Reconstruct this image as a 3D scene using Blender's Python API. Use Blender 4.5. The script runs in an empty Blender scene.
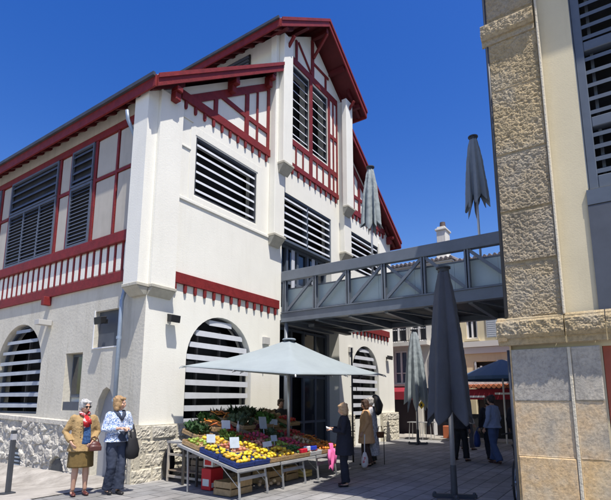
import bpy, bmesh, math, random
from mathutils import Vector, Matrix, noise
from mathutils.geometry import tessellate_polygon
random.seed(7)
R=math.radians; PI=math.pi
sc=bpy.context.scene
col=sc.collection
# ------------------------------------------------------------------ materials
def mat(name, base, rough=.7, metal=0., var=.0, vscale=4., bump=0., bscale=20., spec=.4, col2=None, stain=0.):
    m=bpy.data.materials.new(name); m.use_nodes=True; nt=m.node_tree; b=nt.nodes['Principled BSDF']
    b.inputs['Roughness'].default_value=rough; b.inputs['Metallic'].default_value=metal
    b.inputs['Specular IOR Level'].default_value=spec
    b.inputs['Base Color'].default_value=(*base,1)
    L=nt.links
    tc=nt.nodes.new('ShaderNodeTexCoord')
    out=None
    if var>0 or col2:
        n=nt.nodes.new('ShaderNodeTexNoise'); n.inputs['Scale'].default_value=vscale; n.inputs['Detail'].default_value=6; n.inputs['Roughness'].default_value=.65
        L.new(tc.outputs['Object'],n.inputs['Vector'])
        r=nt.nodes.new('ShaderNodeValToRGB'); r.color_ramp.elements[0].position=.32; r.color_ramp.elements[1].position=.68
        c2=col2 if col2 else tuple(min(1,c*(1+var)) for c in base)
        c1=base if col2 else tuple(c*(1-var) for c in base)
        r.color_ramp.elements[0].color=(*c1,1); r.color_ramp.elements[1].color=(*c2,1)
        L.new(n.outputs['Fac'],r.inputs['Fac']); out=r.outputs['Color']
    if stain>0:   # rain streaks and dirt
        mp=nt.nodes.new('ShaderNodeMapping'); mp.inputs['Scale'].default_value=(2.6,2.6,.28)
        L.new(tc.outputs['Object'],mp.inputs['Vector'])
        n=nt.nodes.new('ShaderNodeTexNoise'); n.inputs['Scale'].default_value=1.7; n.inputs['Detail'].default_value=8; n.inputs['Roughness'].default_value=.7
        L.new(mp.outputs['Vector'],n.inputs['Vector'])
        r=nt.nodes.new('ShaderNodeValToRGB'); r.color_ramp.elements[0].position=.5; r.color_ramp.elements[1].position=.78
        r.color_ramp.elements[0].color=(1,1,1,1); r.color_ramp.elements[1].color=(1-stain,1-stain*1.05,1-stain*1.2,1)
        L.new(n.outputs['Fac'],r.inputs['Fac'])
        mx=nt.nodes.new('ShaderNodeMix'); mx.data_type='RGBA'; mx.blend_type='MULTIPLY'; mx.inputs['Factor'].default_value=1
        if out: L.new(out,mx.inputs['A'])
        else: mx.inputs['A'].default_value=(*base,1)
        L.new(r.outputs['Color'],mx.inputs['B']); out=mx.outputs['Result']
    if out: L.new(out,b.inputs['Base Color'])
    if bump>0:
        n2=nt.nodes.new('ShaderNodeTexNoise'); n2.inputs['Scale'].default_value=bscale; n2.inputs['Detail'].default_value=5
        L.new(tc.outputs['Object'],n2.inputs['Vector'])
        bp=nt.nodes.new('ShaderNodeBump'); bp.inputs['Strength'].default_value=bump; bp.inputs['Distance'].default_value=.02
        L.new(n2.outputs['Fac'],bp.inputs['Height']); L.new(bp.outputs['Normal'],b.inputs['Normal'])
    return m
M={}
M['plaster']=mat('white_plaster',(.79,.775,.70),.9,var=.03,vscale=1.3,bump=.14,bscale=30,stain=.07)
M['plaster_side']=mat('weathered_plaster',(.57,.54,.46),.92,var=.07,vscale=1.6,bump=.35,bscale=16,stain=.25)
M['side_cream']=mat('shaded_side_render',(.44,.41,.36),.9,var=.06,vscale=2,stain=.15)  # darker copy of the plaster, eave shade put into its base colour
M['corbel']=mat('corbel_stone',(.44,.42,.35),.9,var=.1,vscale=6,bump=.3)
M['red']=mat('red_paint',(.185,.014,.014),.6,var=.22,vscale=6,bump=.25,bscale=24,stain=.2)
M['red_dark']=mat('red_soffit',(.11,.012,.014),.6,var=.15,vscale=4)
M['slat']=mat('pale_grey_slat',(.56,.58,.62),.45,var=.08,vscale=3,spec=.5)
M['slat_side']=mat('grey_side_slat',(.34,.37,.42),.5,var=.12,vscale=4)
M['slat_blue']=mat('blue_grey_shutter',(.10,.115,.15),.5,var=.12,vscale=5)
M['frame_blue']=mat('blue_grey_frame',(.095,.115,.145),.45,var=.1,vscale=4)
M['steel']=mat('painted_steel',(.135,.155,.185),.4,var=.12,vscale=2.5,spec=.5)
M['steel_dark']=mat('dark_steel',(.05,.055,.065),.5,var=.2,vscale=3)
M['dark']=mat('dark_interior',(.022,.024,.028),.9,var=.5,vscale=1.5)
M['black']=mat('black_plastic',(.015,.015,.017),.45)
M['roof']=mat('grey_roofing',(.30,.30,.31),.7,var=.2,vscale=5)
M['glass']=mat('dark_glass',(.02,.025,.035),.08,spec=.8)
M['frost']=mat('frosted_panel',(.42,.50,.50),.35,var=.06,vscale=1.5)
M['zinc']=mat('zinc_pipe',(.28,.34,.42),.4,metal=.3,var=.1)
M['grey_door']=mat('grey_paint',(.30,.31,.34),.55,var=.06,bump=.1)
M['grey_panel']=mat('slate_panel',(.075,.085,.105),.6,var=.1)
M['canvas_lt']=mat('pale_canvas',(.27,.31,.325),.85,var=.07,vscale=1.5,bump=.15,bscale=60)
M['canvas_mid']=mat('grey_canvas',(.22,.26,.30),.85,var=.07,vscale=3,bump=.2,bscale=50)
M['canvas_dk']=mat('dark_canvas',(.075,.082,.10),.85,var=.1,vscale=2.5,bump=.25,bscale=50)
M['canvas_blue']=mat('blue_canvas',(.05,.10,.18),.8)
M['alu']=mat('aluminium',(.55,.56,.57),.35,metal=.7,var=.1)
M['wood']=mat('crate_wood',(.42,.28,.14),.8,var=.2,vscale=14,bump=.3,bscale=40)
M['card_blue']=mat('blue_carton',(.02,.04,.16),.6,var=.1)
M['rust']=mat('terracotta',(.50,.17,.08),.8,var=.2,vscale=12)
M['cream']=mat('cream_render',(.64,.56,.38),.85,var=.06,vscale=1.2,bump=.08,bscale=70,stain=.15)
M['house']=mat('house_render',(.64,.62,.56),.9,var=.08,vscale=1,stain=.2)
M['white']=mat('white_paint',(.75,.75,.75),.6)
M['mortar']=mat('pale_mortar',(.58,.52,.40),.95,var=.1,vscale=20,bump=.5,bscale=40)
def stone_mat(name, cols, vs, bump, bdist, pit=True, cracks=0.):
    m=bpy.data.materials.new(name); m.use_nodes=True; nt=m.node_tree; b=nt.nodes['Principled BSDF']; L=nt.links
    b.inputs['Roughness'].default_value=.95; b.inputs['Specular IOR Level'].default_value=.2
    tc=nt.nodes.new('ShaderNodeTexCoord')
    n=nt.nodes.new('ShaderNodeTexNoise'); n.inputs['Scale'].default_value=vs; n.inputs['Detail'].default_value=9; n.inputs['Roughness'].default_value=.6
    L.new(tc.outputs['Object'],n.inputs['Vector'])
    r=nt.nodes.new('ShaderNodeValToRGB'); els=r.color_ramp.elements
    while len(els)<len(cols): els.new(.5)
    for i,(p,c) in enumerate(cols): els[i].position=p; els[i].color=(*c,1)
    L.new(n.outputs['Fac'],r.inputs['Fac'])
    n3=nt.nodes.new('ShaderNodeTexNoise'); n3.inputs['Scale'].default_value=26; n3.inputs['Detail'].default_value=8; n3.inputs['Roughness'].default_value=.75
    L.new(tc.outputs['Object'],n3.inputs['Vector'])
    r3=nt.nodes.new('ShaderNodeValToRGB'); r3.color_ramp.elements[0].position=.36; r3.color_ramp.elements[1].position=.56
    r3.color_ramp.elements[0].color=(.55,.54,.55,1); r3.color_ramp.elements[1].color=(1,1,1,1)
    L.new(n3.outputs['Fac'],r3.inputs['Fac'])
    mx=nt.nodes.new('ShaderNodeMix'); mx.data_type='RGBA'; mx.blend_type='MULTIPLY'; mx.inputs['Factor'].default_value=.7
    at=nt.nodes.new('ShaderNodeAttribute'); at.attribute_name='tone'; hs_=nt.nodes.new('ShaderNodeHueSaturation'); ad=nt.nodes.new('ShaderNodeMapRange'); ad.inputs['To Min'].default_value=1.0; ad.inputs['To Max'].default_value=.78
    s2=nt.nodes.new('ShaderNodeMapRange'); s2.inputs['To Min'].default_value=1.0; s2.inputs['To Max'].default_value=.7
    L.new(at.outputs['Fac'],ad.inputs['Value']); L.new(at.outputs['Fac'],s2.inputs['Value']); L.new(ad.outputs['Result'],hs_.inputs['Value']); L.new(s2.outputs['Result'],hs_.inputs['Saturation']); L.new(r.outputs['Color'],hs_.inputs['Color'])
    L.new(hs_.outputs['Color'],mx.inputs['A']); L.new(r3.outputs['Color'],mx.inputs['B']); L.new(mx.outputs['Result'],b.inputs['Base Color'])
    bp=nt.nodes.new('ShaderNodeBump'); bp.inputs['Strength'].default_value=bump; bp.inputs['Distance'].default_value=bdist
    L.new(n3.outputs['Fac'],bp.inputs['Height']); L.new(bp.outputs['Normal'],b.inputs['Normal'])
    return m
M['rubble']=stone_mat('rubble_stone',[(.3,(.44,.42,.38)),(.5,(.58,.55,.49)),(.68,(.66,.63,.55))],2.2,.9,.03)
M['rubble_lt']=stone_mat('pale_block_stone',[(.3,(.50,.47,.39)),(.5,(.62,.57,.45)),(.7,(.70,.66,.56))],2.2,.7,.025)
M['ashlar_rough']=stone_mat('pitted_sandstone',[(.32,(.50,.40,.24)),(.5,(.66,.52,.31)),(.62,(.60,.51,.36)),(.75,(.72,.58,.36))],1.6,1.,.04)
M['ashlar_grey']=stone_mat('grey_sandstone',[(.34,(.42,.38,.31)),(.5,(.54,.48,.38)),(.7,(.60,.51,.37))],1.9,.5,.02)
M['ashlar']=stone_mat('warm_sandstone',[(.34,(.50,.42,.30)),(.46,(.68,.52,.31)),(.58,(.72,.48,.22)),(.75,(.60,.49,.34))],1.9,.5,.02)
def paving(name, c1, c2, cm, bw, bh, rot=0, mort=.012):
    m=bpy.data.materials.new(name); m.use_nodes=True; nt=m.node_tree; b=nt.nodes['Principled BSDF']; L=nt.links
    b.inputs['Roughness'].default_value=.85
    tc=nt.nodes.new('ShaderNodeTexCoord'); mp=nt.nodes.new('ShaderNodeMapping'); mp.inputs['Rotation'].default_value=(0,0,rot)
    L.new(tc.outputs['Object'],mp.inputs['Vector'])
    br=nt.nodes.new('ShaderNodeTexBrick'); br.inputs['Scale'].default_value=1; br.inputs['Brick Width'].default_value=bw; br.inputs['Row Height'].default_value=bh
    br.inputs['Mortar Size'].default_value=mort; br.inputs['Mortar Smooth'].default_value=.3
    br.inputs['Color1'].default_value=(*c1,1); br.inputs['Color2'].default_value=(*c2,1); br.inputs['Mortar'].default_value=(*cm,1)
    L.new(mp.outputs['Vector'],br.inputs['Vector'])
    n=nt.nodes.new('ShaderNodeTexNoise'); n.inputs['Scale'].default_value=1.4; n.inputs['Detail'].default_value=9; n.inputs['Roughness'].default_value=.7
    L.new(tc.outputs['Object'],n.inputs['Vector'])
    r=nt.nodes.new('ShaderNodeValToRGB'); r.color_ramp.elements[0].position=.3; r.color_ramp.elements[1].position=.6
    r.color_ramp.elements[0].color=(.62,.62,.62,1); r.color_ramp.elements[1].color=(1,1,1,1)
    L.new(n.outputs['Fac'],r.inputs['Fac'])
    mx=nt.nodes.new('ShaderNodeMix'); mx.data_type='RGBA'; mx.blend_type='MULTIPLY'; mx.inputs['Factor'].default_value=.8
    L.new(br.outputs['Color'],mx.inputs['A']); L.new(r.outputs['Color'],mx.inputs['B']); L.new(mx.outputs['Result'],b.inputs['Base Color'])
    bp=nt.nodes.new('ShaderNodeBump'); bp.inputs['Strength'].default_value=.5; bp.inputs['Distance'].default_value=.01; bp.invert=True
    L.new(br.outputs['Fac'],bp.inputs['Height'])
    n2=nt.nodes.new('ShaderNodeTexNoise'); n2.inputs['Scale'].default_value=45; n2.inputs['Detail'].default_value=5; L.new(tc.outputs['Object'],n2.inputs['Vector'])
    b2=nt.nodes.new('ShaderNodeBump'); b2.inputs['Strength'].default_value=.3; b2.inputs['Distance'].default_value=.01
    L.new(n2.outputs['Fac'],b2.inputs['Height']); L.new(bp.outputs['Normal'],b2.inputs['Normal']); L.new(b2.outputs['Normal'],b.inputs['Normal'])
    return m
M['paving']=paving('grey_slab_paving',(.33,.32,.31),(.235,.235,.235),(.10,.10,.10),.6,.3)
M['walk']=mat('tan_concrete',(.36,.335,.30),.9,var=.14,vscale=2.2,bump=.3,bscale=60)
def stains(m):
    nt=m.node_tree; b=nt.nodes['Principled BSDF']; L=nt.links; src=b.inputs['Base Color'].links[0].from_socket
    tc=nt.nodes.new('ShaderNodeTexCoord'); v=nt.nodes.new('ShaderNodeTexVoronoi'); v.inputs['Scale'].default_value=2.3; v.inputs['Randomness'].default_value=1
    L.new(tc.outputs['Object'],v.inputs['Vector']); r=nt.nodes.new('ShaderNodeValToRGB'); r.color_ramp.elements[0].position=.035; r.color_ramp.elements[1].position=.06
    r.color_ramp.elements[0].color=(.5,.49,.47,1); r.color_ramp.elements[1].color=(1,1,1,1); L.new(v.outputs['Distance'],r.inputs['Fac'])
    n=nt.nodes.new('ShaderNodeTexNoise'); n.inputs['Scale'].default_value=.55; n.inputs['Detail'].default_value=10; n.inputs['Roughness'].default_value=.75; L.new(tc.outputs['Object'],n.inputs['Vector'])
    r2=nt.nodes.new('ShaderNodeValToRGB'); r2.color_ramp.elements[0].position=.38; r2.color_ramp.elements[1].position=.55; r2.color_ramp.elements[0].color=(.7,.69,.67,1); r2.color_ramp.elements[1].color=(1,1,1,1); L.new(n.outputs['Fac'],r2.inputs['Fac'])
    for q in (r,r2):
        mx=nt.nodes.new('ShaderNodeMix'); mx.data_type='RGBA'; mx.blend_type='MULTIPLY'; mx.inputs['Factor'].default_value=1
        L.new(src,mx.inputs['A']); L.new(q.outputs['Color'],mx.inputs['B']); src=mx.outputs['Result']
    L.new(src,b.inputs['Base Color'])
stains(M['paving']); stains(M['walk'])
def plain(name,c,rough=.6,**k): 
    if name not in M: M[name]=mat(name,c,rough,**k)
    return M[name]
# ------------------------------------------------------------------ mesh builder
class MB:
    def __init__(s): s.bm=bmesh.new()
    def quad(s,vs):
        v=[s.bm.verts.new(p) for p in vs]; return s.bm.faces.new(v)
    def hexa(s,p):   # p: 8 points, bottom 4 (ccw) top 4
        v=[s.bm.verts.new(q) for q in p]
        for f in ((3,2,1,0),(4,5,6,7),(0,1,5,4),(1,2,6,5),(2,3,7,6),(3,0,4,7)): s.bm.faces.new([v[i] for i in f])
    def box(s,x0,x1,y0,y1,z0,z1):
        s.hexa([(x0,y0,z0),(x1,y0,z0),(x1,y1,z0),(x0,y1,z0),(x0,y0,z1),(x1,y0,z1),(x1,y1,z1),(x0,y1,z1)])
    def fbox(s,F,u0,u1,d0,d1,z0,z1,shear=0):
        s.hexa([F(u0,d1,z0),F(u1,d1,z0),F(u1,d0,z0+shear),F(u0,d0,z0+shear),F(u0,d1,z1),F(u1,d1,z1),F(u1,d0,z1+shear),F(u0,d0,z1+shear)])
    def fpoly(s,F,pts,d0,d1,holes=()):
        loops=[list(pts)]+[list(h) for h in holes]
        flat=[p for l in loops for p in l]
        tris=tessellate_polygon([[Vector((p[0],p[1],0)) for p in l] for l in loops])
        a=[s.bm.verts.new(F(p[0],d1,p[1])) for p in flat]; b=[s.bm.verts.new(F(p[0],d0,p[1])) for p in flat]
        for t in tris:
            try: s.bm.faces.new([a[i] for i in t]); s.bm.faces.new([b[i] for i in reversed(t)])
            except ValueError: pass
        k=0
        for l in loops:
            n=len(l)
            for i in range(n):
                j=(i+1)%n; s.bm.faces.new((a[k+i],a[k+j],b[k+j],b[k+i]))
            k+=n
    def bar(s,p,q,w,h=None,up=(0,0,1)):
        h=h or w; p=Vector(p); q=Vector(q); t=(q-p).normalized(); u=Vector(up)
        if abs(t.dot(u))>.98: u=Vector((1,0,0))
        a=t.cross(u).normalized(); b=a.cross(t).normalized()
        a*=w/2; b*=h/2
        s.hexa([p-a-b,p+a-b,q+a-b,q-a-b,p-a+b,p+a+b,q+a+b,q-a+b])
    def tube(s,pts,rad,n=10,ref=(1,0,0),cap=True):
        pts=[Vector(p) for p in pts]; rings=[]
        for i,p in enumerate(pts):
            t=(pts[min(i+1,len(pts)-1)]-pts[max(i-1,0)]).normalized()
            rf=Vector(ref)
            if abs(t.dot(rf))>.95: rf=Vector((0,1,0))
            a=(rf-t*rf.dot(t)).normalized(); b=t.cross(a)
            r=rad[i] if isinstance(rad,(list,tuple)) else rad
            rx,ry=r if isinstance(r,(list,tuple)) else (r,r)
            rings.append([s.bm.verts.new(p+a*rx*math.cos(2*PI*k/n)+b*ry*math.sin(2*PI*k/n)) for k in range(n)])
        for r0,r1 in zip(rings,rings[1:]):
            for k in range(n): s.bm.faces.new((r0[k],r0[(k+1)%n],r1[(k+1)%n],r1[k]))
        if cap: s.bm.faces.new(list(reversed(rings[0]))); s.bm.faces.new(rings[-1])
    def ball(s,c,r,seg=14,rot=None):
        rx,ry,rz=r if isinstance(r,(list,tuple)) else (r,r,r)
        m=Matrix.Translation(c)@(rot if rot else Matrix.Identity(4))@Matrix.Diagonal((rx,ry,rz,1))
        bmesh.ops.create_uvsphere(s.bm,u_segments=seg,v_segments=max(6,seg*2//3),radius=1,matrix=m)
    def grid(s,fn,nu,nv):
        v=[[s.bm.verts.new(fn(i/nu,j/nv)) for j in range(nv+1)] for i in range(nu+1)]
        for i in range(nu):
            for j in range(nv): s.bm.faces.new((v[i][j],v[i+1][j],v[i+1][j+1],v[i][j+1]))
    def build(s,name,m,parent=None,smooth=False,bevel=0,loc=None,recalc=True):
        if recalc: bmesh.ops.recalc_face_normals(s.bm,faces=s.bm.faces)
        me=bpy.data.meshes.new(name); s.bm.to_mesh(me); s.bm.free()
        for x in (m if isinstance(m,list) else [m]): me.materials.append(x)
        if smooth:
            for p in me.polygons: p.use_smooth=True
        o=bpy.data.objects.new(name,me); col.objects.link(o)
        if parent:
            o.parent=parent; o.matrix_parent_inverse=Matrix.Identity(4)
        if loc: o.location=loc
        if bevel:
            b=o.modifiers.new('Bevel','BEVEL'); b.width=bevel; b.segments=1; b.limit_method='ANGLE'
        if name in SPLIT: split_loose(o)
        return o
SPLIT={'side_render_panel','plaster_moulding','side_timber','purlin','roof_bracket','beam_end','side_baluster','side_infill_panel','timber_frame','corner_pilaster','corner_corbel','corbel','brace','pale_shutter_leaf','entrance_reveal','side_band','inner_post','print','cellar_vent','pipe_collar','inner_partition','rear_wall'}
def split_loose(o):
    me=o.data; bm=bmesh.new(); bm.from_mesh(me); bm.verts.ensure_lookup_table(); seen=set(); comps=[]
    for v in bm.verts:
        if v.index in seen: continue
        st=[v]; seen.add(v.index); c=[]
        while st:
            a=st.pop(); c.append(a.index)
            for e in a.link_edges:
                w_=e.other_vert(a)
                if w_.index not in seen: seen.add(w_.index); st.append(w_)
        comps.append(set(c))
    if len(comps)>1:
        for c in comps[1:]:
            b2=bm.copy(); bmesh.ops.delete(b2,geom=[v for v in b2.verts if v.index not in c],context='VERTS')
            m2=bpy.data.meshes.new(me.name); b2.to_mesh(m2); b2.free()
            for x in me.materials: m2.materials.append(x)
            n=o.copy(); n.data=m2; col.objects.link(n)
        bmesh.ops.delete(bm,geom=[v for v in bm.verts if v.index not in comps[0]],context='VERTS'); bm.to_mesh(me)
    bm.free(); return o
def tag(o,label=None,cat=None,group=None,kind=None):
    if label: o['label']=label
    if cat: o['category']=cat
    if group: o['group']=group
    if kind: o['kind']=kind
    return o
def thing(name,label,cat,loc=(0,0,0),rz=0,group=None):
    o=bpy.data.objects.new(name,None); col.objects.link(o); o.location=loc; o.rotation_euler=(0,0,rz); o.empty_display_size=.2
    return tag(o,label,cat,group)
def kids(o): return [c for c in col.objects if c.parent==o]
def dup(o,loc=None,rz=None,parent=None,label=None):
    c=o.copy(); col.objects.link(c)
    if parent: c.parent=parent
    if loc is not None: c.location=loc
    if rz is not None: c.rotation_euler=(c.rotation_euler[0],c.rotation_euler[1],rz)
    if label: c['label']=label
    for k in kids(o): dup(k,parent=c)
    return c
def FF(u,d,z): return Vector((u,-d,z))            # market facade, plane y=0
def FS(u,d,z): return Vector((-d,u,z))            # side plane x=0
def arch(uc,hw,z0,zs,n=20,rise=1.):
    return [(uc-hw,z0),(uc+hw,z0)]+[(uc+hw*math.cos(PI*k/n),zs+hw*rise*math.sin(PI*k/n)) for k in range(n+1)]
# ------------------------------------------------------------------ camera, light
H=R(33.8); pit=math.atan(81/468)
fw=Vector((math.cos(H)*math.cos(pit),math.sin(H)*math.cos(pit),math.sin(pit))); rt=Vector((math.sin(H),-math.cos(H),0)); up=rt.cross(fw)
cam=bpy.data.cameras.new('camera'); co=bpy.data.objects.new('camera',cam); col.objects.link(co)
co.matrix_world=Matrix(((rt.x,up.x,-fw.x,-6.0894),(rt.y,up.y,-fw.y,-8.2265),(rt.z,up.z,-fw.z,1.6),(0,0,0,1)))
cam.sensor_width=36; cam.lens=468/611*36; cam.shift_x=-4.5/611; cam.shift_y=69/611; cam.clip_end=2000; cam.clip_start=.1
sc.camera=co
S=Vector((-.20,-.40,1)).normalized()   # towards the sun
el=math.asin(S.z); az=math.atan2(S.x,S.y)
w=bpy.data.worlds.new('World'); sc.world=w; w.use_nodes=True; nt=w.node_tree
sk=nt.nodes.new('ShaderNodeTexSky'); sk.sky_type='NISHITA'; sk.sun_disc=False; sk.sun_elevation=el; sk.sun_rotation=az
sk.air_density=1.3; sk.dust_density=1.3; sk.ozone_density=1.2; sk.altitude=300
bg=nt.nodes['Background']; bg.inputs['Strength'].default_value=.1
hs=nt.nodes.new('ShaderNodeHueSaturation'); hs.inputs['Saturation'].default_value=1.5; hs.inputs['Hue'].default_value=.523; hs.inputs['Value'].default_value=1.22
nt.links.new(sk.outputs['Color'],hs.inputs['Color']); nt.links.new(hs.outputs['Color'],bg.inputs['Color'])
sl=bpy.data.lights.new('sun','SUN'); sl.energy=4.8; sl.angle=R(.53); sl.color=(1,.95,.87)
so=bpy.data.objects.new('sun',sl); col.objects.link(so); so.rotation_euler=S.to_track_quat('Z','Y').to_euler()
sc.view_settings.view_transform='Standard'; sc.view_settings.look='None'; sc.view_settings.exposure=.4; sc.view_settings.gamma=1
# ------------------------------------------------------------------ ground
def sm(a,b,x):
    t=max(0,min(1,(x-a)/(b-a))); return t*t*(3-2*t)
def gz(x,y): return -.17*sm(.2,2.4,y)*(1-sm(-.9,-.1,x))
m=MB()
xs=[-400,-60,-20]+[-12+.5*i for i in range(27)]+[3,10,20,60,400]; ys=[-400,-60,-20,-10,-4]+[-1+.25*i for i in range(21)]+[8,20,60,400]
V=[[m.bm.verts.new((x,y,gz(x,y)-.008-.05*sm(.15,.6,y)*(1-sm(-.4,-.25,x)))) for y in ys] for x in xs]
for i in range(len(xs)-1):
    for j in range(len(ys)-1): m.bm.faces.new((V[i][j],V[i+1][j],V[i+1][j+1],V[i][j+1]))
tag(m.build('ground',M['paving'],smooth=True),kind='structure')
m=MB()
xs=[-14,-10,-6,-4,-3]+[-2.5+.12*i for i in range(22)]; ys=[.05+.2*i for i in range(16)]+[4,8,30]
V=[[m.bm.verts.new((x,y,gz(x,y)+.004)) for y in ys] for x in xs]
for i in range(len(xs)-1):
    for j in range(len(ys)-1): m.bm.faces.new((V[i][j],V[i+1][j],V[i+1][j+1],V[i][j+1]))
tag(m.build('pavement',M['walk'],smooth=True),kind='structure')
m=MB(); m.box(13.2,15.2,-30,30,-.05,.05)
m.box(13.05,13.2,-30,30,-.05,.045)
tag(m.build('far_pavement',M['walk']),kind='structure')
m=MB()
for k in range(14): m.box(-14+k*.86,-14+k*.86+.85,-.07,.045,gz(0,0)-.03,.012)
tag(m.build('kerb_strip',mat('granite_edge',(.33,.32,.31),.85,var=.2,vscale=5,bump=.3),bevel=.006),kind='structure')
# ------------------------------------------------------------------ market hall
def roof_slab(parent,F,xa,za,xb,zb,ya,yb,th=.27,name='roof',board=.30):
    """sloping roof from (xa,za) low edge to (xb,zb) high edge, running ya..yb"""
    r=MB()
    r.hexa([(xa,F(ya),za-.06),(xb,F(ya),zb-.06),(xb,F(yb),zb-.06),(xa,F(yb),za-.06),(xa,F(ya),za),(xb,F(ya),zb),(xb,F(yb),zb),(xa,F(yb),za)])
    ro=r.build(name,M['roof'],parent)
    s=MB()
    s.hexa([(xa,F(ya),za-.16),(xb,F(ya),zb-.16),(xb,F(yb),zb-.16),(xa,F(yb),za-.16),(xa,F(ya),za-.065),(xb,F(ya),zb-.065),(xb,F(yb),zb-.065),(xa,F(yb),za-.065)])
    # boards under the overhang and rafter tails
    n=int(abs(yb-ya)/.42); sg=1 if xb>xa else -1
    sl_=(zb-za)/(xb-xa)
    for k in range(n):
        y=ya+(yb-ya)*(k+.6)/n; x1=xa+sg*.06; x2=xa+sg*.95
        s.hexa([(x1,F(y)-.05,za+sl_*(x1-xa)-.3),(x2,F(y)-.05,za+sl_*(x2-xa)-.34),(x2,F(y)+.05,za+sl_*(x2-xa)-.34),(x1,F(y)+.05,za+sl_*(x1-xa)-.3),
                (x1,F(y)-.05,za+sl_*(x1-xa)-.165),(x2,F(y)-.05,za+sl_*(x2-xa)-.165),(x2,F(y)+.05,za+sl_*(x2-xa)-.165),(x1,F(y)+.05,za+sl_*(x1-xa)-.165)])
    # purlins along the front overhang
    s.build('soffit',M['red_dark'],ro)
    f=MB()
    t=.045*(1 if F(1)>F(0) else -1); y0=F(ya)
    f.hexa([(xa,y0-t,za-board),(xb,y0-t,zb-board),(xb,y0-.002*t,zb-board),(xa,y0-.002*t,za-board),(xa,y0-t,za-.03),(xb,y0-t,zb-.03),(xb,y0-.002*t,zb-.03),(xa,y0-.002*t,za-.03)])
    f.hexa([(xa,y0-1.8*t,za-.11),(xb,y0-1.8*t,zb-.11),(xb,y0-t,zb-.11),(xa,y0-t,za-.11),(xa,y0-1.8*t,za-.0),(xb,y0-1.8*t,zb-.0),(xb,y0-t,zb-.0),(xa,y0-t,za-.0)])
    f.build('barge_board',M['red'],ro)
    f=MB(); x0=xa-sg*.045; lo,hi=sorted((x0,xa-sg*.001)); ylo,yhi=sorted((F(ya),F(yb)))
    f.box(lo,hi,ylo,yhi,za-board,za-.02); f.build('eave_board',M['red'],ro)
    g=MB(); lo,hi=sorted((x0-sg*.06,x0-sg*.001)); g.box(lo,hi,ylo,yhi,za-.07,za+.015); g.build('gutter',M['steel_dark'],ro)
    return ro
def louvers(parent,F,u0,u1,z0,z1,n,fmat,smat,rec=.16,hgt=.1,dep=.16,tilt=-.07,fw_=.05,name='louvered_window',mull=(),back=True,sub='slat',d=0):
    f=MB()
    f.fbox(F,u0,u0+fw_,d-rec,d-.02,z0,z1); f.fbox(F,u1-fw_,u1,d-rec,d-.02,z0,z1)
    f.fbox(F,u0+fw_,u1-fw_,d-rec,d-.02,z0,z0+fw_); f.fbox(F,u0+fw_,u1-fw_,d-rec,d-.02,z1-fw_,z1)
    for u in mull: f.fbox(F,u-fw_/2,u+fw_/2,d-rec+.01,d-.03,z0+fw_,z1-fw_)
    fo=f.build(name,fmat,parent)
    if back:
        b=MB(); b.fbox(F,u0+.002,u1-.002,d-rec-.34,d-rec-.3,z0,z1); b.build('dark_opening',M['dark'],fo)
    s=MB()
    for k in range(n):
        z=z0+fw_+(z1-z0-2*fw_)*(k+.35)/n+random.uniform(-.006,.006); tj=random.uniform(-.012,.012)
        s.hexa([F(u0+fw_,d-.03,z),F(u1-fw_,d-.03,z),F(u1-fw_,d-.03-dep,z-tilt*1+tj),F(u0+fw_,d-.03-dep,z-tilt*1),
                F(u0+fw_,d-.045,z+hgt*.9),F(u1-fw_,d-.045,z+hgt*.9),F(u1-fw_,d-.03-dep,z-tilt+.02),F(u0+fw_,d-.03-dep,z-tilt+.02)])
    s.build(sub,smat,fo)
    return fo
def arch_louvers(parent,F,uc,hw,z0,zs,n,rec=.2,name='arched_window',smat=None,hgt=.1,dep=.2,fmat=None):
    f=MB(); o=arch(uc,hw-.004,z0+.004,zs); i=arch(uc,hw-.055,z0+.055,zs)
    f.fpoly(F,o,-rec-.06,-rec+.02,holes=[i]); fo=f.build(name,fmat or M['steel_dark'],parent)
    b=MB(); b.fpoly(F,arch(uc,hw-.006,z0+.006,zs),-.75,-.72); b.build('dark_opening',M['dark'],fo)
    b=MB(); b.fbox(F,uc-.42,uc-.36,-.5,-.44,z0+.01,zs+.75*hw); b.fbox(F,uc+.35,uc+.41,-.5,-.44,z0+.01,zs+.75*hw); b.fbox(F,uc-.9*hw,uc+.9*hw,-.56,-.51,zs-.05,zs+.03); b.build('inner_post',plain('inner_timber',(.12,.12,.13),.7),fo)
    s=MB(); top=zs+hw
    for k in range(n):
        z=z0+.1+(top-z0-.1)*(k+.2)/n
        h=hw-.06 if z<=zs else math.sqrt(max(.0,(hw-.06)**2-(z+.1-zs)**2)) if z+.1-zs<hw-.06 else 0
        if h<.12: continue
        jit=random.uniform(-.012,.012)
        s.hexa([F(uc-h,-.05,z+jit),F(uc+h,-.05,z-jit),F(uc+h,-.05-dep,z+.11),F(uc-h,-.05-dep,z+.11),F(uc-h,-.055,z+hgt),F(uc+h,-.055,z+hgt),F(uc+h,-.05-dep,z+.125),F(uc-h,-.05-dep,z+.125)])
    s.build('slat',smat or M['slat'],fo)
    return fo
def teeth_beam(parent,F,u0,u1,z0,z1,n,d=.07,name='tooth_beam',th=.2,tw=.075):
    b=MB(); b.fbox(F,u0,u1,.003,d,z0,z1)
    for k in range(n):
        u=u0+(u1-u0)*(k+.5)/n
        b.fpoly(F,[(u-tw/2,z0-.001),(u-tw/2,z0-th*.72),(u-tw*.28,z0-th),(u+tw*.28,z0-th),(u+tw/2,z0-th*.72),(u+tw/2,z0-.001)],.003,d-.01)
    return b.build(name,M['red'],parent,bevel=.006)
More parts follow.
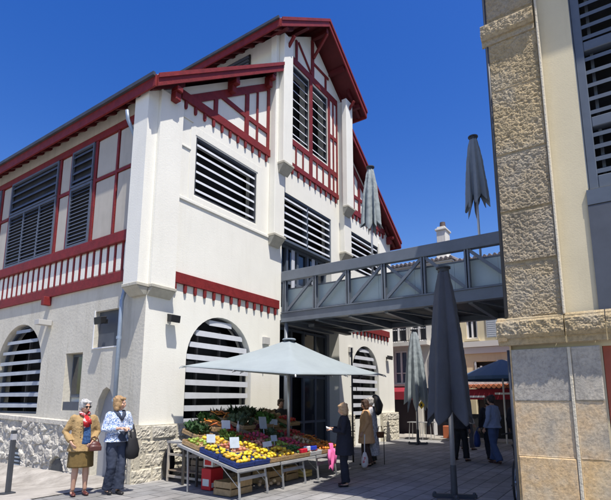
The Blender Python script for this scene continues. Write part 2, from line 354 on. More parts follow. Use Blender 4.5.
def corbel(b,F,u0,u1,d,z0,z1):
    """stepped corbel: full depth d at z1, tapering down to z0"""
    for k,(a,e) in enumerate(((1,.86),(.86,.5),(.5,.14),(.14,0))): pass
    n=4
    for k in range(n):
        za=z1-(z1-z0)*k/n; zb=z1-(z1-z0)*(k+1)/n; dd=d*(1.12-.9*(k/n)**1.0) ; e=.05*(1-k/n)
        b.fbox(F,u0-e,u1+e,.002,dd,zb+.0005,za-.0005)
hall=thing('market_hall','white market hall with red half timbering and stepped gable roof, left of the footbridge','building')
W=12.65
# facade wall with openings
wl=MB()
outline=[(0,-.2),(4.62,-.2),(4.62,3.9),(8.03,3.9),(8.03,-.2),(W,-.2),(W,8.56),(8.5,11.56),(8.5,12.95),(6.33,14.5),(4.15,12.95),(4.15,11.56),(0,8.56)]
holes=[arch(2.27,1.12,.9,2.5),arch(10.05,1.12,.9,2.52),[(1.17,6.48),(3.46,6.48),(3.46,8.0),(1.17,8.0)],[(4.66,4.3),(7.55,4.3),(7.55,7.96),(4.66,7.96)],
       [(8.98,6.48),(11.4,6.48),(11.4,8.0),(8.98,8.0)],[(5.08,9.98),(6.13,9.98),(6.13,12.6),(5.08,12.6)],[(6.3,9.98),(7.33,9.98),(7.33,12.6),(6.3,12.6)]]
wl.fpoly(FF,outline,-.4,0,holes)
fwall=wl.build('facade_wall',M['plaster'],hall)
wl=MB()
so_=[(.402,-.4),(16,-.4),(16,8.6),(.402,8.6)]
# side wall, holes: arches, recess, door
sh=[arch(5.28,1.22,1.25,2.4),[(2.2,1.36),(2.92,1.36),(2.92,2.7),(2.2,2.7)],[(.87,2.77),(1.8,2.77),(1.8,3.61),(.87,3.61)],[(.78,-.3),(1.56,-.3)]+[(1.56,1.25),(1.44,1.62),(1.3,1.82),(1.17,1.88),(1.03,1.82),(.9,1.62),(.78,1.25)],
    arch(9.6,1.22,1.25,2.4),arch(13.4,1.22,1.25,2.4)]
wl.fpoly(FS,[(-.0+.001,-.4),(16,-.4),(16,8.6),(.001,8.6)],-.399,.004,sh)
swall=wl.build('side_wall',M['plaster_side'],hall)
wl=MB(); wl.box(W-.4,W,.401,16,-.4,8.4); wl.box(.4,W-.4,15.6,16,-.4,11.3)
wl.box(4.15,4.45,.4,12,8.5,13.0); wl.box(8.2,8.5,.4,12,8.5,13.0)
wl.build('rear_wall',M['plaster'],hall)
# inner floors keep daylight out
wl=MB(); wl.box(.42,W-.42,1.6,1.7,-.1,8.3); wl.box(4.5,8.1,1.6,1.7,8.3,13); wl.box(.45,W-.45,.42,1.6,6.1,6.16); wl.box(.45,4.1,.42,1.6,8.25,8.3); wl.box(1.4,1.5,1.7,15,-.1,8.3)
wl.build('inner_partition',M['dark'],hall)
# roofs
I=lambda y:y
roof_slab(hall,I,-.33,8.62,4.15,11.86,-.36,16)
roof_slab(hall,I,12.98,8.62,8.5,11.86,-.36,16)
roof_slab(hall,I,3.58,12.84,6.33,14.86,-.7,13)
roof_slab(hall,I,9.12,12.84,6.33,14.86,-.7,13)
# gable soffit purlins and brackets
b=MB()
for (x,z) in ((4.0,12.98),(5.1,13.78),(6.33,14.5),(7.5,13.8),(8.72,12.95)): b.box(x-.06,x+.06,-.66,-.002,z-.17,z-.0)
for x in (2.25,3.85,W-2.25,W-3.85):
    z=8.62+.723*(min(x,W-x)+.33)-.17; b.box(x-.07,x+.07,-.31,-.002,z-.2,z-.05)
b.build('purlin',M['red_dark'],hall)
b=MB()
for x,z,y in ((4.4,12.9,-.62),(6.33,14.35,-.64),(8.3,12.9,-.62)):
    b.bar((x,-.06,z-.75),(x,y,z-.05),.09)
for x in (.32,2.25,3.80,W-.32,W-2.25):
    z=8.62+.723*(min(x,W-x)+.33)-.38
    b.fpoly(lambda u,d,zz: Vector((u,-d,zz)),[(x-.08,z),(x-.08,z-.12),(x+.08,z-.12),(x+.08,z)],.004 if x!=.32 else .122,.33 if x!=.32 else .36)
    b.fpoly(lambda u,d,zz: Vector((u,-d,zz)),[(x-.08,z-.121),(x-.08,z-.32),(x+.08,z-.32),(x+.08,z-.121)],.004 if x!=.32 else .122,.2 if x!=.32 else .3)
b.build('roof_bracket',M['red'],hall,bevel=.012)
b=MB()
for y in (3.9,7.0,10.1,13.2): b.fpoly(FS,[(y-.07,4.2),(y-.07,3.98),(y+.07,3.98),(y+.07,4.2)],.003,.2)
b.build('beam_end',M['red'],hall,bevel=.01)
# corner pilaster
b=MB()
b.box(-.27,-.001,-.03,.45,4.02,8.55); b.box(.001,.64,-.12,-.001,4.02,8.56)
b.build('corner_pilaster',M['plaster'],hall)
def wedge(b,x0,x1,y0,y1,z0,z1,dx,dy,dx1=0,lip=.07):
    # corbel: full section at z1, slanting back to the wall at z0 (dx,dy: how far the faces move in)
    b.box(x0-.015,x1+.015*(dx1>0),y0-.015,y1,z1-lip,z1)
    b.hexa([(x0+dx,y0+dy,z0),(x1-dx1,y0+dy,z0),(x1-dx1,y1,z0),(x0+dx,y1,z0),(x0,y0,z1-lip-.001),(x1,y0,z1-lip-.001),(x1,y1,z1-lip-.001),(x0,y1,z1-lip-.001)])
b=MB()
wedge(b,-.285,-.003,-.05,.465,3.78,4.015,.2,.04)
wedge(b,.003,.63,-.17,-.003,3.78,4.015,.0,.14,.02)
b.build('corner_corbel',M['corbel'],hall,bevel=.01)
# gable buttresses
def buttress(x0,x1,zl,zu,ztop,flip=1):
    b=MB()
    a0,a1=(x0,x1-.12) if flip>0 else (x0+.12,x1)
    b.box(a0,a1,-.22,-.001,zl+.3,ztop)
    c0,c1=(x0+.14,x1) if flip>0 else (x0,x1-.14)
    b.box(c0,c1,-.42,-.222,zu+.3,ztop)
    bo=b.build('buttress',M['plaster'],hall,bevel=.012)
    b=MB()
    wedge(b,a0-.02,a1+.02,-.25,-.002,zl-.02,zl+.295,.03,.2,.03)
    wedge(b,c0-.02,c1+.02,-.45,-.2225,zu-.02,zu+.295,.03,.2,.03)
    b.build('corbel',M['corbel'],bo,bevel=.008)
buttress(4.02,4.62,6.05,8.3,12.9,1)
buttress(8.03,8.66,6.6,8.3,12.9,-1)
# drip moulding lines and frames round the upper windows
b=MB()
b.fbox(FF,.6,4.0,.002,.035,6.22,6.30); b.fbox(FF,.6,1.0,.002,.03,7.55,7.6); b.fbox(FF,.6,1.05,.002,.03,8.30,8.34)
b.fbox(FF,.98,1.14,.002,.016,6.3,8.25); b.fbox(FF,3.5,3.66,.002,.016,6.3,8.25); b.fbox(FF,1.142,3.498,.002,.014,8.03,8.25); b.fbox(FF,1.142,3.498,.002,.02,6.3,6.45)
b.fbox(FF,8.8,8.95,.002,.05,6.3,8.2); b.fbox(FF,11.43,11.6,.002,.05,6.3,8.2)
b.build('plaster_moulding',M['plaster'],hall,bevel=.01)
# openings on the facade
louvers(hall,FF,1.17,3.46,6.48,8.0,6,M['steel_dark'],M['slat'],hgt=.075,rec=.22,tilt=-.12)
louvers(hall,FF,8.98,11.4,6.48,8.0,6,M['steel_dark'],M['slat'],hgt=.075,rec=.22,tilt=-.12)
louvers(hall,FF,4.66,7.55,6.42,7.96,6,M['frame_blue'],M['slat'],hgt=.08,rec=.24,tilt=-.12,mull=(6.1,))
louvers(hall,FF,5.08,6.13,9.98,12.6,8,M['steel_dark'],M['slat'],hgt=.05,rec=.14,tilt=-.18,fw_=.04)
louvers(hall,FF,6.3,7.33,9.98,12.6,8,M['steel_dark'],M['slat'],hgt=.05,rec=.14,tilt=-.18,fw_=.04)
arch_louvers(hall,FF,2.27,1.12,.9,2.5,9,hgt=.13)
arch_louvers(hall,FF,10.05,1.12,.9,2.52,9,hgt=.13)
# glazed doors onto the bridge
f=MB()
for u in (4.68,5.25,5.82,6.4,6.96,7.5): f.fbox(FF,u-.05,u+.05,-.3,-.22,4.3,6.4)
for z in (4.32,5.2,6.34): f.fbox(FF,4.66,7.55,-.29,-.23,z-.04,z+.05)
f.fbox(FF,4.66,7.55,-.24,-.02,6.40,6.42)
bd=f.build('bridge_door_frame',M['frame_blue'],hall)
f=MB(); f.fbox(FF,4.67,7.54,-.31,-.302,4.3,6.4); f.build('pane',M['glass'],bd)
f=MB()
for u in (5.45,6.62): f.fbox(FF,u,u+.16,-.22,-.19,4.3,6.3)
f.build('pale_shutter_leaf',M['slat'],bd)
# ground floor entrance recess
f=MB()
f.box(4.6,8.05,1.05,1.1,0,3.9); f.build('entrance_back',M['dark'],hall)
f=MB(); f.box(4.3,4.619,.401,1.1,0,3.9); f.box(8.031,8.35,.401,1.1,0,3.9); f.box(4.3,8.35,.401,1.1,3.9,4.0); f.build('entrance_reveal',M['grey_door'],hall)
f=MB()
for u in (4.66,5.25,5.9,6.6,7.3,7.98): f.box(u-.045,u+.045,.5,.58,0,3.85)
for z in (2.35,3.8,.9): f.box(4.62,8.03,.51,.57,z-.04,z+.04)
gd=f.build('entrance_door',M['frame_blue'],hall)
f=MB(); f.box(4.64,5.25,.53,.535,.1,3.8); f.box(6.6,8.0,.53,.535,.1,3.8); f.build('pane',M['glass'],gd)
f=MB()
for k in range(14): f.box(4.70,5.2,.46,.49,.3+k*.16,.36+k*.16)
f.build('grille',M['zinc'],gd)
# red bands and timber framing
teeth_beam(hall,FF,.55,4.5,4.2,4.45,13)
teeth_beam(hall,FF,8.9,12.2,4.2,4.45,11)
def timber(pts,name='timber_frame'):
    b=MB()
    for (u0,z0,u1,z1,w_) in pts:
        d=Vector((u1-u0,z1-z0)).normalized(); n=Vector((-d.y,d.x))*w_/2
        P_=[(u0+n.x,z0+n.y),(u0-n.x,z0-n.y),(u1-n.x,z1-n.y),(u1+n.x,z1+n.y)]
        b.fpoly(FF,P_,.003,.045+random.uniform(0,.004))
    return b
rz=lambda x: 8.56+.723*x   # underside line of the lower roof
teeth_beam(hall,FF,.62,3.98,8.72,8.95,11,name='tooth_beam')
t=timber([(.9,rz(.9)-.36,3.92,rz(3.92)-.36,.2),(1.75,8.95,1.75,rz(1.75)-.4,.13),(2.95,8.95,2.95,rz(2.95)-.42,.15),(1.95,rz(1.95)-.42,2.88,9.5,.13),
          (3.4,8.95,3.4,rz(3.4)-.42,.07),(3.9,8.7,3.9,rz(3.9)-.42,.11),(3.03,9.5,3.85,9.5,.14)])
t.build('timber_frame',M['red'],hall,bevel=.005)
mx_=lambda u: W-u
teeth_beam(hall,FF,8.7,12.0,8.72,8.95,11,name='tooth_beam')
t=timber([(mx_(.9),rz(.9)-.36,mx_(3.92),rz(3.92)-.36,.2),(mx_(1.75),8.95,mx_(1.75),rz(1.75)-.4,.13),(mx_(2.95),8.95,mx_(2.95),rz(2.95)-.42,.15),(mx_(1.95),rz(1.95)-.42,mx_(2.88),9.5,.13),
          (mx_(3.4),8.95,mx_(3.4),rz(3.4)-.42,.07),(mx_(3.85),8.7,mx_(3.85),rz(3.9)-.42,.11),(mx_(3.03),9.5,mx_(3.8),9.5,.14)])
t.build('timber_frame',M['red'],hall,bevel=.005)
teeth_beam(hall,FF,4.63,8.02,8.88,9.06,10,name='tooth_beam')
t=timber([(4.63,9.8,8.02,9.8,.2),(5.0,9.06,5.0,12.75,.12),(6.215,9.06,6.215,12.75,.17),(7.42,9.06,7.42,12.75,.12),(7.72,9.06,7.72,12.75,.06),(7.98,9.06,7.98,12.75,.07),
          (4.9,12.9,8.02,12.9,.3) if False else (4.63,12.78,8.02,12.78,.24),(7.42,11.2,8.0,11.2,.14),
          (6.33,12.9,6.33,14.3,.16),(5.35,12.9,5.35,13.65,.1),(5.45,13.65,6.24,12.95,.08),(6.4,13.45,7.4,13.45,.09),(7.2,12.9,7.2,13.4,.09),
          (5.35,9.06,5.35,9.7,.05),(5.75,9.06,5.75,9.7,.05),(6.6,9.06,6.6,9.7,.05),(7.0,9.06,7.0,9.7,.05)])
t.build('timber_frame',M['red'],hall,bevel=.005)
b=MB(); b.box(4.10,4.148,.95,5.2,11.6,12.72); co_=b.build('clerestory_opening',M['dark'],hall)
b=MB()
for k in range(6): b.box(4.05,4.098,.98,5.2,11.95+k*.13,12.0+k*.13)
b.build('slat',M['slat_blue'],co_)
# ---- side elevation
b=MB(); b.fbox(FS,.46,16,.003,.07,4.2,4.43); b.fbox(FS,.46,16,.003,.10,5.12,5.36)
b.build('side_band',M['red'],hall,bevel=.006)
b=MB(); u=.62; us=[]
while u<16:
    b.fbox(FS,u-.03,u+.03,.003,.032,4.432,5.118); us.append(u); u+=.285
b.build('side_baluster',M['red'],hall)
b=MB()
for a,c in zip(us,us[1:]): b.fbox(FS,a+.05,c-.05,.003,.024,4.47,5.09)
b.build('side_infill_panel',M['plaster'],hall,bevel=.01)
def side_t(us,zz=()):
    b=MB()
    for (u,w_) in us: b.fbox(FS,u-w_/2,u+w_/2,.003,.055,5.362,8.02)
    for (u0,u1,z,w_) in zz: b.fbox(FS,u0,u1,.003,.05,z-w_/2,z+w_/2)
    return b
for k in range(3):
    o=k*4.65
    b=side_t([(1.35+o-.0,.07),(2.25+o,.10),(3.35+o,.09),(3.93+o,.09),(6.66+o-2.0*(k>0)*0,.09)][:5] if k==0 else [(2.62+o,.10),(3.35+o,.09),(3.93+o,.09)],
             [(.46+o if k==0 else 2.1+o,(2.2 if k==0 else 2.6)+o,6.95,.08),(3.38+o,3.9+o,6.95,.09)])
    b.build('side_timber',M['red'],hall,bevel=.005)
b=MB(); b.fbox(FS,.46,16,.003,.07,8.02,8.2); b.build('wall_plate',M['red'],hall)
# pale render panels between the posts
b=MB()
for (u0,u1) in ((.5,1.31),(1.39,2.2),(3.4,3.88),(6.7,7.22),(8.05,8.5),(11.4,11.85)):
    b.fbox(FS,u0+.02,u1-.02,.003,.03,5.40,6.89); b.fbox(FS,u0+.02,u1-.02,.003,.03,7.01,7.99)
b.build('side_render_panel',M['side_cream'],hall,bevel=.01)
for (u0,u1,ml) in ((2.31,3.3,()),(3.98,6.6,(4.85,5.73)),(7.3,8.0,()),(8.6,11.3,(9.5,10.4)),(11.95,12.8,())):
    # lower fine shutters and upper coarse louvres stand in front of the wall
    fo=louvers(hall,FS,u0,u1,5.37,6.98,15,M['slat_blue'],M['slat_blue'],rec=.08,hgt=.03,dep=.05,tilt=-.05,fw_=.06,mull=ml,d=.10,name='side_shutter',back=False)
    fb=MB(); fb.fbox(FS,u0+.01,u1-.01,.002,.012,5.38,8.0); fb.build('dark_backing',M['dark'],fo)
    louvers(hall,FS,u0,u1,7.0,8.0,4,M['slat_blue'],M['slat_blue'],rec=.08,hgt=.06,dep=.06,tilt=-.10,fw_=.05,d=.11,name='side_louvre',back=False)
arch_louvers(hall,FS,5.28,1.22,1.25,2.4,8,name='side_arched_window',smat=M['slat_side'],fmat=M['slat_blue'],hgt=.09)
for u in (9.6,13.4): arch_louvers(hall,FS,u,1.22,1.25,2.4,8,name='side_arched_window',smat=M['slat_side'],fmat=M['slat_blue'],hgt=.09)
# small recessed window
b=MB(); b.fbox(FS,2.2,2.92,-.26,-.22,1.36,2.7); wo=b.build('recessed_window',M['plaster'],hall)
b=MB(); b.fbox(FS,2.22,2.9,-.219,-.17,1.66,2.68); b.build('window_frame',M['frame_blue'],wo)
b=MB(); b.fbox(FS,2.27,2.85,-.169,-.162,1.74,2.62); b.build('pane',M['glass'],wo)
b=MB(); b.fbox(FS,2.122,2.918,-.218,-.02,1.362,1.56); b.build('sill',M['grey_panel'],wo)
# grey pointed door, electrical panel
b=MB(); b.fpoly(FS,[(.785,-.2),(1.555,-.2),(1.555,1.25),(1.435,1.62),(1.3,1.81),(1.17,1.87),(1.03,1.81),(.905,1.62),(.785,1.25)],-.2,-.15)
do=b.build('pointed_door',M['grey_door'],hall)
b=MB(); b.fbox(FS,.88,.93,-.148,-.09,.82,1.0); b.build('handle',M['black'],do)
b=MB(); b.fbox(FS,1.805,1.83,.002,.02,2.74,3.63); b.fbox(FS,.87,1.804,.002,.02,2.74,2.765); b.build('panel_surround',M['white'],hall)
b=MB(); b.fbox(FS,.872,1.798,-.14,-.10,2.772,3.608); b.build('slate_panel',M['grey_panel'],hall)
# downpipe
b=MB(); b.tube([(-.35,.62,8.1),(-.32,.62,7.9),(-.12,.6,7.55),(-.12,.6,3.9),(-.18,.58,3.7),(-.18,.58,.1)],.045,10); b.build('downpipe',M['zinc'],hall,smooth=True)
b=MB()
for z in (1.6,2.9,5.0,6.6): b.tube([(-.18 if z<4 else -.12,.59,z-.03),(-.18 if z<4 else -.12,.59,z+.03)],.056,10)
b.build('pipe_collar',M['zinc'],hall)
# ---- rubble stone plinth (displaced)
def cell(p,s):
    d,pt=noise.voronoi(Vector(p)*s); return d[0],d[1]-d[0],pt[0]
def rubble(F,u0,u1,z0,z1fn,base,amp,nu,nv,s,name,m_,holes=(),seed=0,ends=True):
    b=MB()
    def fn(a,c):
        u=u0+(u1-u0)*a; zt=z1fn(u); z=z0+(zt-z0)*c
        q=(u*1.0+seed,z*1.25,seed*.37); d0,e,pt=cell(q,s)
        h=min(1,e*3.2); h=h*h*(3-2*h)
        rnd=noise.cell(Vector(pt)*7.3)
        dd=base+amp*(.55+.45*h)*(.6+.5*rnd)+.02*noise.noise(Vector((u*9,z*9,seed)))+.008*noise.noise(Vector((u*28,z*28,seed)))
        if c>.93: dd=base+amp*.9+.03*noise.noise(Vector((u*6,3,seed)))
        for (hu,hw_,hz0,hz1) in holes:
            r=abs(u-hu)/hw_
            if r<1 and z<hz0+(hz1-hz0)*math.sqrt(max(0,1-r*r*.8)): dd=.02
        return F(u,dd,z)
    b.grid(fn,nu,nv)
    # top ledge
    top=[b.bm.verts.new(F(u0+(u1-u0)*i/nu,-.02,z1fn(u0+(u1-u0)*i/nu)+.02)) for i in range(nu+1)]
    b.bm.verts.ensure_lookup_table()
    for i in range(nu):
        a_=b.bm.verts[i*(nv+1)+nv]; c_=b.bm.verts[(i+1)*(nv+1)+nv]
        b.bm.faces.new((a_,c_,top[i+1],top[i]))
    return b.build(name,m_,hall,smooth=False)
zt=lambda u: 1.08+.03*max(0,u-1)
rubble(FS,1.58,9.5,-.3,zt,.08,.065,620,110,4.4,'stone_plinth',M['rubble'],holes=[(2.75,.33,-.2,.33),(4.72,.36,-.2,.42)])
rubble(FS,9.5,16,-.3,zt,.06,.10,60,20,5.6,'stone_plinth',M['rubble'],seed=0)
b=MB()
for (u,w_,z_) in ((2.75,.26,.27),(4.72,.29,.36)):
    b.fpoly(FS,arch(u,w_,-.15,z_-w_),.045,.07)
vt=b.build('cellar_vent',M['steel_dark'],hall)
b=MB()
for k in range(5): b.fbox(FS,4.46,4.98,.071,.10,-.1+k*.09,-.06+k*.09)
b.build('vent_grille',M['zinc'],vt)
# pale corner blocks
def blocks(F,rows,base,amp,name,m_,parent,seed=0,gap=.012,res=.03,edge=.03,ew=.03,fine=1.):
    """rows: list of (z0,z1,[u breaks]); each block a displaced face with its own relief"""
    b=MB(); lay=b.bm.verts.layers.float.new('tone')
    for (z0,z1,br) in rows:
        for a,c in zip(br,br[1:]):
            off=random.uniform(-.012,.012); nu=max(3,int((c-a)/res)); nv=max(3,int((z1-z0)/res)); sd=random.uniform(0,50)
            def fn(p,q,a=a,c=c,z0=z0,z1=z1,off=off,sd=sd):
                u=a+gap+(c-a-2*gap)*p; z=z0+gap+(z1-z0-2*gap)*q
                e=min(p,1-p)*(c-a); e2=min(q,1-q)*(z1-z0); k=min(1,min(e,e2)/ew)
                n1=noise.noise(Vector((u*3+sd,z*3,sd))); n2=noise.noise(Vector((u*14+sd,z*14,sd))); n3=noise.noise(Vector((u*38,z*38,sd)))
                n4=noise.noise(Vector((u*75,z*75,sd)))
                d=base+off+amp*(.3*n1+.5*n2+(.35*n3+.2*n4)*fine)
                if fine>1:
                    n5=noise.noise(Vector((u*24+sd,z*30,sd))); n6=noise.noise(Vector((u*60,z*66,sd+3)))
                    d=base+off+amp*(.5*n1+.35*n2-1.6*max(0,n5-.02)-1.1*max(0,n6)-.25*n4)
                return F(u,d*k+(base-edge)*(1-k) if k<1 else d,z)
            n0=len(b.bm.verts); b.grid(fn,nu,nv); tn=random.random()**1.5; b.bm.verts.ensure_lookup_table()
            for v in b.bm.verts[n0:]: v[lay]=tn
    b.fbox(F,min(r[2][0] for r in rows)+.004,max(r[2][-1] for r in rows)-.004,.001,base-.018,rows[0][0],rows[-1][1])
    return b.build(name,m_,parent,smooth=False)
rw=[(-.3,.28,[.70,1.15,1.1+.0])]
blocks(FS,[(-.05,.27,[-.12,.35,.76]),(.27,.55,[-.12,.2,.76]),(.55,.8,[-.12,.45,.76]),(.8,1.1,[-.12,.3,.76])],.16,.03,'corner_stone',M['rubble_lt'],hall)
blocks(FF,[(-.05,.27,[-.2,.3,.8,1.15]),(.27,.55,[-.2,.1,.62,1.15]),(.55,.8,[-.2,.42,1.15]),(.8,1.1,[-.2,.25,.9,1.15])],.12,.045,'corner_stone',M['rubble_lt'],hall)
blocks(FF,[(-.05,.3,[3.4,3.9,4.6]),(.3,.7,[3.4,4.2,4.6]),(.7,1.1,[3.4,3.8,4.6])],.12,.04,'front_stone',M['rubble_lt'],hall)
blocks(FF,[(-.05,.27,[11.2,11.7,12.2,12.75]),(.27,.55,[11.2,11.5,12.0,12.75]),(.55,.8,[11.2,11.9,12.3,12.75]),(.8,1.1,[11.2,11.6,12.1,12.75])],.14,.05,'front_stone',M['rubble_lt'],hall)
blocks(FF,[(-.05,.5,[8.05,8.5,8.93]),(.5,1.1,[8.05,8.6,8.93])],.12,.04,'front_stone',M['rubble_lt'],hall)
# ------------------------------------------------------------------ facing market hall on the right
hb=thing('stone_market_hall','sandstone and cream market hall with grey louvred shutters, close by at the right edge','building')
Y0=-7.10
T=lambda u,d,z: Vector((-d,Y0-u,z))      # its end wall, plane x=0, u runs towards the camera side
G=lambda y: Y0-y
b=MB()
b.fpoly(T,[(0,-.2),(14,-.2),(14,8.6),(0,8.6)],-.4,-.08,[[(.97,4.05),(3.2,4.05),(3.2,7.6),(.97,7.6)],[(.94,-.1),(3.2,-.1),(3.2,2.2),(.94,2.2)]])
b.build('end_wall',M['cream'],hb)
b=MB(); F2=lambda u,d,z: Vector((u,Y0+d,z))
b.fpoly(F2,[(.401,-.2),(W,-.2),(W,8.42),(8.5,11.40),(8.5,12.95),(6.33,14.5),(4.15,12.95),(4.15,11.40),(.401,8.75)],-.4,0,[[(5,4.2),(7.4,4.2),(7.4,7),(5,7)]])
b.box(W-.4,W,Y0-14,Y0-.401,-.2,8.4); b.box(4.6,7.6,Y0-.9,Y0-.8,4,7.2)
b.build('inner_facade_wall',M['plaster'],hb)
roof_slab(hb,G,-.33,8.62,4.15,11.86,-.36,14)
roof_slab(hb,G,12.98,8.62,8.5,11.86,-.36,14)
roof_slab(hb,G,3.5,12.78,6.33,14.82,-.78,13)
roof_slab(hb,G,9.18,12.78,6.33,14.82,-.78,13)
b=MB(); b.box(.45,W-.45,Y0-14,Y0-.45,8.1,8.2); b.box(1.3,1.35,Y0-14,Y0-.45,0,8.1); b.build('inner_partition',M['dark'],hb)
# rusticated corner
blocks(T,[(2.58,3.27,[-.02,.61]),(3.27,3.94,[-.02,.61]),(3.94,4.72,[-.02,.61]),(4.72,5.64,[-.02,.61]),(5.64,6.38,[-.02,.61])],.03,.0125,'rusticated_quoin',M['ashlar_rough'],hb,res=.008,gap=.009,edge=.03,ew=.014,fine=2.2)
blocks(T,[(-.2,.3,[.0,.60]),(.3,.96,[.0,.60]),(.96,1.59,[.0,.60]),],.02,.0045,'smooth_quoin',M['ashlar'],hb,res=.012,gap=.003,edge=.008,ew=.008)
blocks(T,[(-.2,.3,[.635,.925]),(.3,.96,[.635,.925]),(.96,1.59,[.635,.925]),],.02,.0045,'smooth_quoin',M['ashlar'],hb,res=.012,gap=.003,edge=.008,ew=.008)
blocks(T,[(1.59,2.2,[.0,.60])],.02,.0045,'smooth_quoin',M['ashlar_grey'],hb,res=.012,gap=.003,edge=.008,ew=.008)
blocks(T,[(1.59,2.2,[.635,.925])],.02,.0045,'smooth_quoin',M['ashlar_grey'],hb,res=.012,gap=.003,edge=.008,ew=.008)
b=MB(); b.fbox(T,.60,.635,-.07,.026,-.2,2.2); b.fbox(T,.595,.62,-.07,.05,2.58,8.4); b.build('mortar_strip',M['mortar'],hb,bevel=.006)
def ledge(z0,z1,d,u0,u1,name,rough=True):
    b=MB()
    nu=int((u1-u0)/.012)
    prof=[(.01,z0-.09),(.035,z0-.085),(d-.06,z0-.012),(d-.03,z0),(d,z0+.03)]+[(d,z0+.03+(z1-z0-.07)*k/16) for k in range(1,16)]+[(d-.02,z1-.03),(d-.09,z1+.0),(.0,z1+.03)]
    def fn(a,c):
        i=round(c*(len(prof)-1)); dd,z=prof[i]; u=u0+(u1-u0)*a
        k=1 if 4<=i<=20 else .25
        return T(u,dd+k*(.014*noise.noise(Vector((u*16,z*16,9)))+.012*noise.noise(Vector((u*45,z*45,2)))+.008*noise.noise(Vector((u*90,z*90,2)))),z)
    b.grid(fn,nu,len(prof)-1)
    # end caps wrap the corner
    b.fbox(T,u0+.001,u1-.001,-.02,d-.035,z0-.01,z1-.008)
    return b.build(name,M['ashlar_rough'],hb)
ledge(2.34,2.57,.13,-.13,.60,'ledge_stone'); ledge(2.34,2.57,.12,.615,1.0,'ledge_stone'); ledge(2.34,2.57,.12,1.01,3.2,'ledge_stone')
ledge(6.45,6.68,.10,-.08,.575,'ledge_stone')
blocks(T,[(6.72,7.3,[-.02,.58]),(7.3,8.0,[-.02,.58])],.03,.03,'rusticated_quoin',M['ashlar_rough'],hb,res=.012,gap=.006)
# quoin returns on the hidden side
b=MB(); b.box(-.0,.6,Y0+.001,Y0+.018,-.2,8.4); b.box(-.1,.6,Y0+.02,Y0+.12,2.3,2.56); b.build('quoin_return',M['ashlar'],hb)
b=MB(); b.tube([(-.0,Y0+.022,8.0),(-.0,Y0+.022,2.6)],.024,10); b.tube([(.02,Y0+.03,2.2),(.02,Y0+.03,0)],.024,10); b.build('downpipe',M['steel_dark'],hb,smooth=True)  # thin dark strip added along the corner edge, shaped as tubes
# shutters
def big_shutter(u0,u1,z0,z1,rails):
    f=MB(); f.fbox(T,u0,u0+.10,-.26,-.12,z0,z1); f.fbox(T,u1-.10,u1,-.26,-.12,z0,z1)
    f.fbox(T,u0+.1,u1-.1,-.26,-.12,z0,z0+.16); f.fbox(T,u0+.1,u1-.1,-.26,-.12,z1-.14,z1)
    for z in rails: f.fbox(T,u0+.1,u1-.1,-.25,-.125,z-.06,z+.07)
    f.fbox(T,u0-.03,u0+.0,-.3,-.09,z0,z1)
    fo=f.build('shutter',M['frame_blue'],hb,bevel=.008)
    s=MB(); zz=[z0+.16]+[v for r in rails for v in (r-.06,r+.07)]+[z1-.14]
    for a,c in zip(zz[::2],zz[1::2]):
        n=max(1,round((c-a)/.165))
        for k in range(n):
            z=a+(c-a)*(k+.5)/n
            s.hexa([T(u0+.1,-.135,z-.05),T(u1-.1,-.135,z-.05),T(u1-.1,-.225,z+.02),T(u0+.1,-.225,z+.02),T(u0+.1,-.135,z+.0),T(u1-.1,-.135,z+.0),T(u1-.1,-.225,z+.05),T(u0+.1,-.225,z+.05)])
    for u in (u0+.16,): s.fbox(T,u,u+.035,-.25,-.23,z0+.1,z1-.1)
    s.build('slat',M['frame_blue'],fo)
    k=MB(); k.fbox(T,u0,u1,-.62,-.6,z0,z1); k.build('dark_opening',M['dark'],fo)
big_shutter(.98,2.1,4.07,7.58,(4.92,5.95)); big_shutter(2.13,3.19,4.07,7.58,(4.92,5.95))
b=MB(); b.fbox(T,.95,3.3,-.3,-.05,3.86,4.045); b.build('sill',M['frame_blue'],hb)
b=MB(); b.fbox(T,.95,3.3,-.078,-.055,2.6,3.85); b.build('grey_panel',M['grey_panel'],hb)
b=MB(); b.fbox(T,.945,3.2,-.2,-.12,-.1,2.2); b.build('red_door',plain('brick_red_paint',(.36,.09,.05),.6,var=.15),hb)
# ------------------------------------------------------------------ footbridge
br=thing('footbridge','grey steel truss footbridge with frosted side panels, spanning between the two market halls','bridge')
YE=-7.05
def truss(x,near):
    b=MB()
    b.box(x-.08,x+.08,YE,-.02,5.07,5.36); c=b.build('top_chord',M['steel'],br,bevel=.008)
    b=MB(); b.box(x-.07,x+.07,YE,-.02,3.86,4.10); b.box(x-.10,x+.10,YE,-.02,4.101,4.13); b.box(x-.10,x+.10,YE,-.02,3.83,3.859); b.build('bottom_chord',M['steel'],br)
    ys=[-.11-1.06*k for k in range(7)]
    for y in ys:
        b=MB(); b.box(x-.06,x+.06,y-.012,y+.012,4.131,5.069); b.box(x-.06,x-.045,y-.055,y+.055,4.132,5.068); b.box(x+.045,x+.06,y-.055,y+.055,4.132,5.068); b.build('post',M['steel'],br)
    for k in range(6):
        a,c_=ys[k],ys[k+1]; fwd=(k<4) if near else (k>=3)
        b=MB()
        if fwd: b.bar((x,a-.05,4.15),(x,c_+.04,5.06),.06,.075)
        else: b.bar((x,a-.05,5.06),(x,c_+.04,4.15),.06,.075)
        b.build('diagonal',M['steel'],br)
truss(4.72,True)
b=MB(); b.bar((4.76,-3.34,5.06),(4.76,-4.3,4.15),.05,.07); b.build('diagonal',M['steel'],br)
truss(7.5,False)
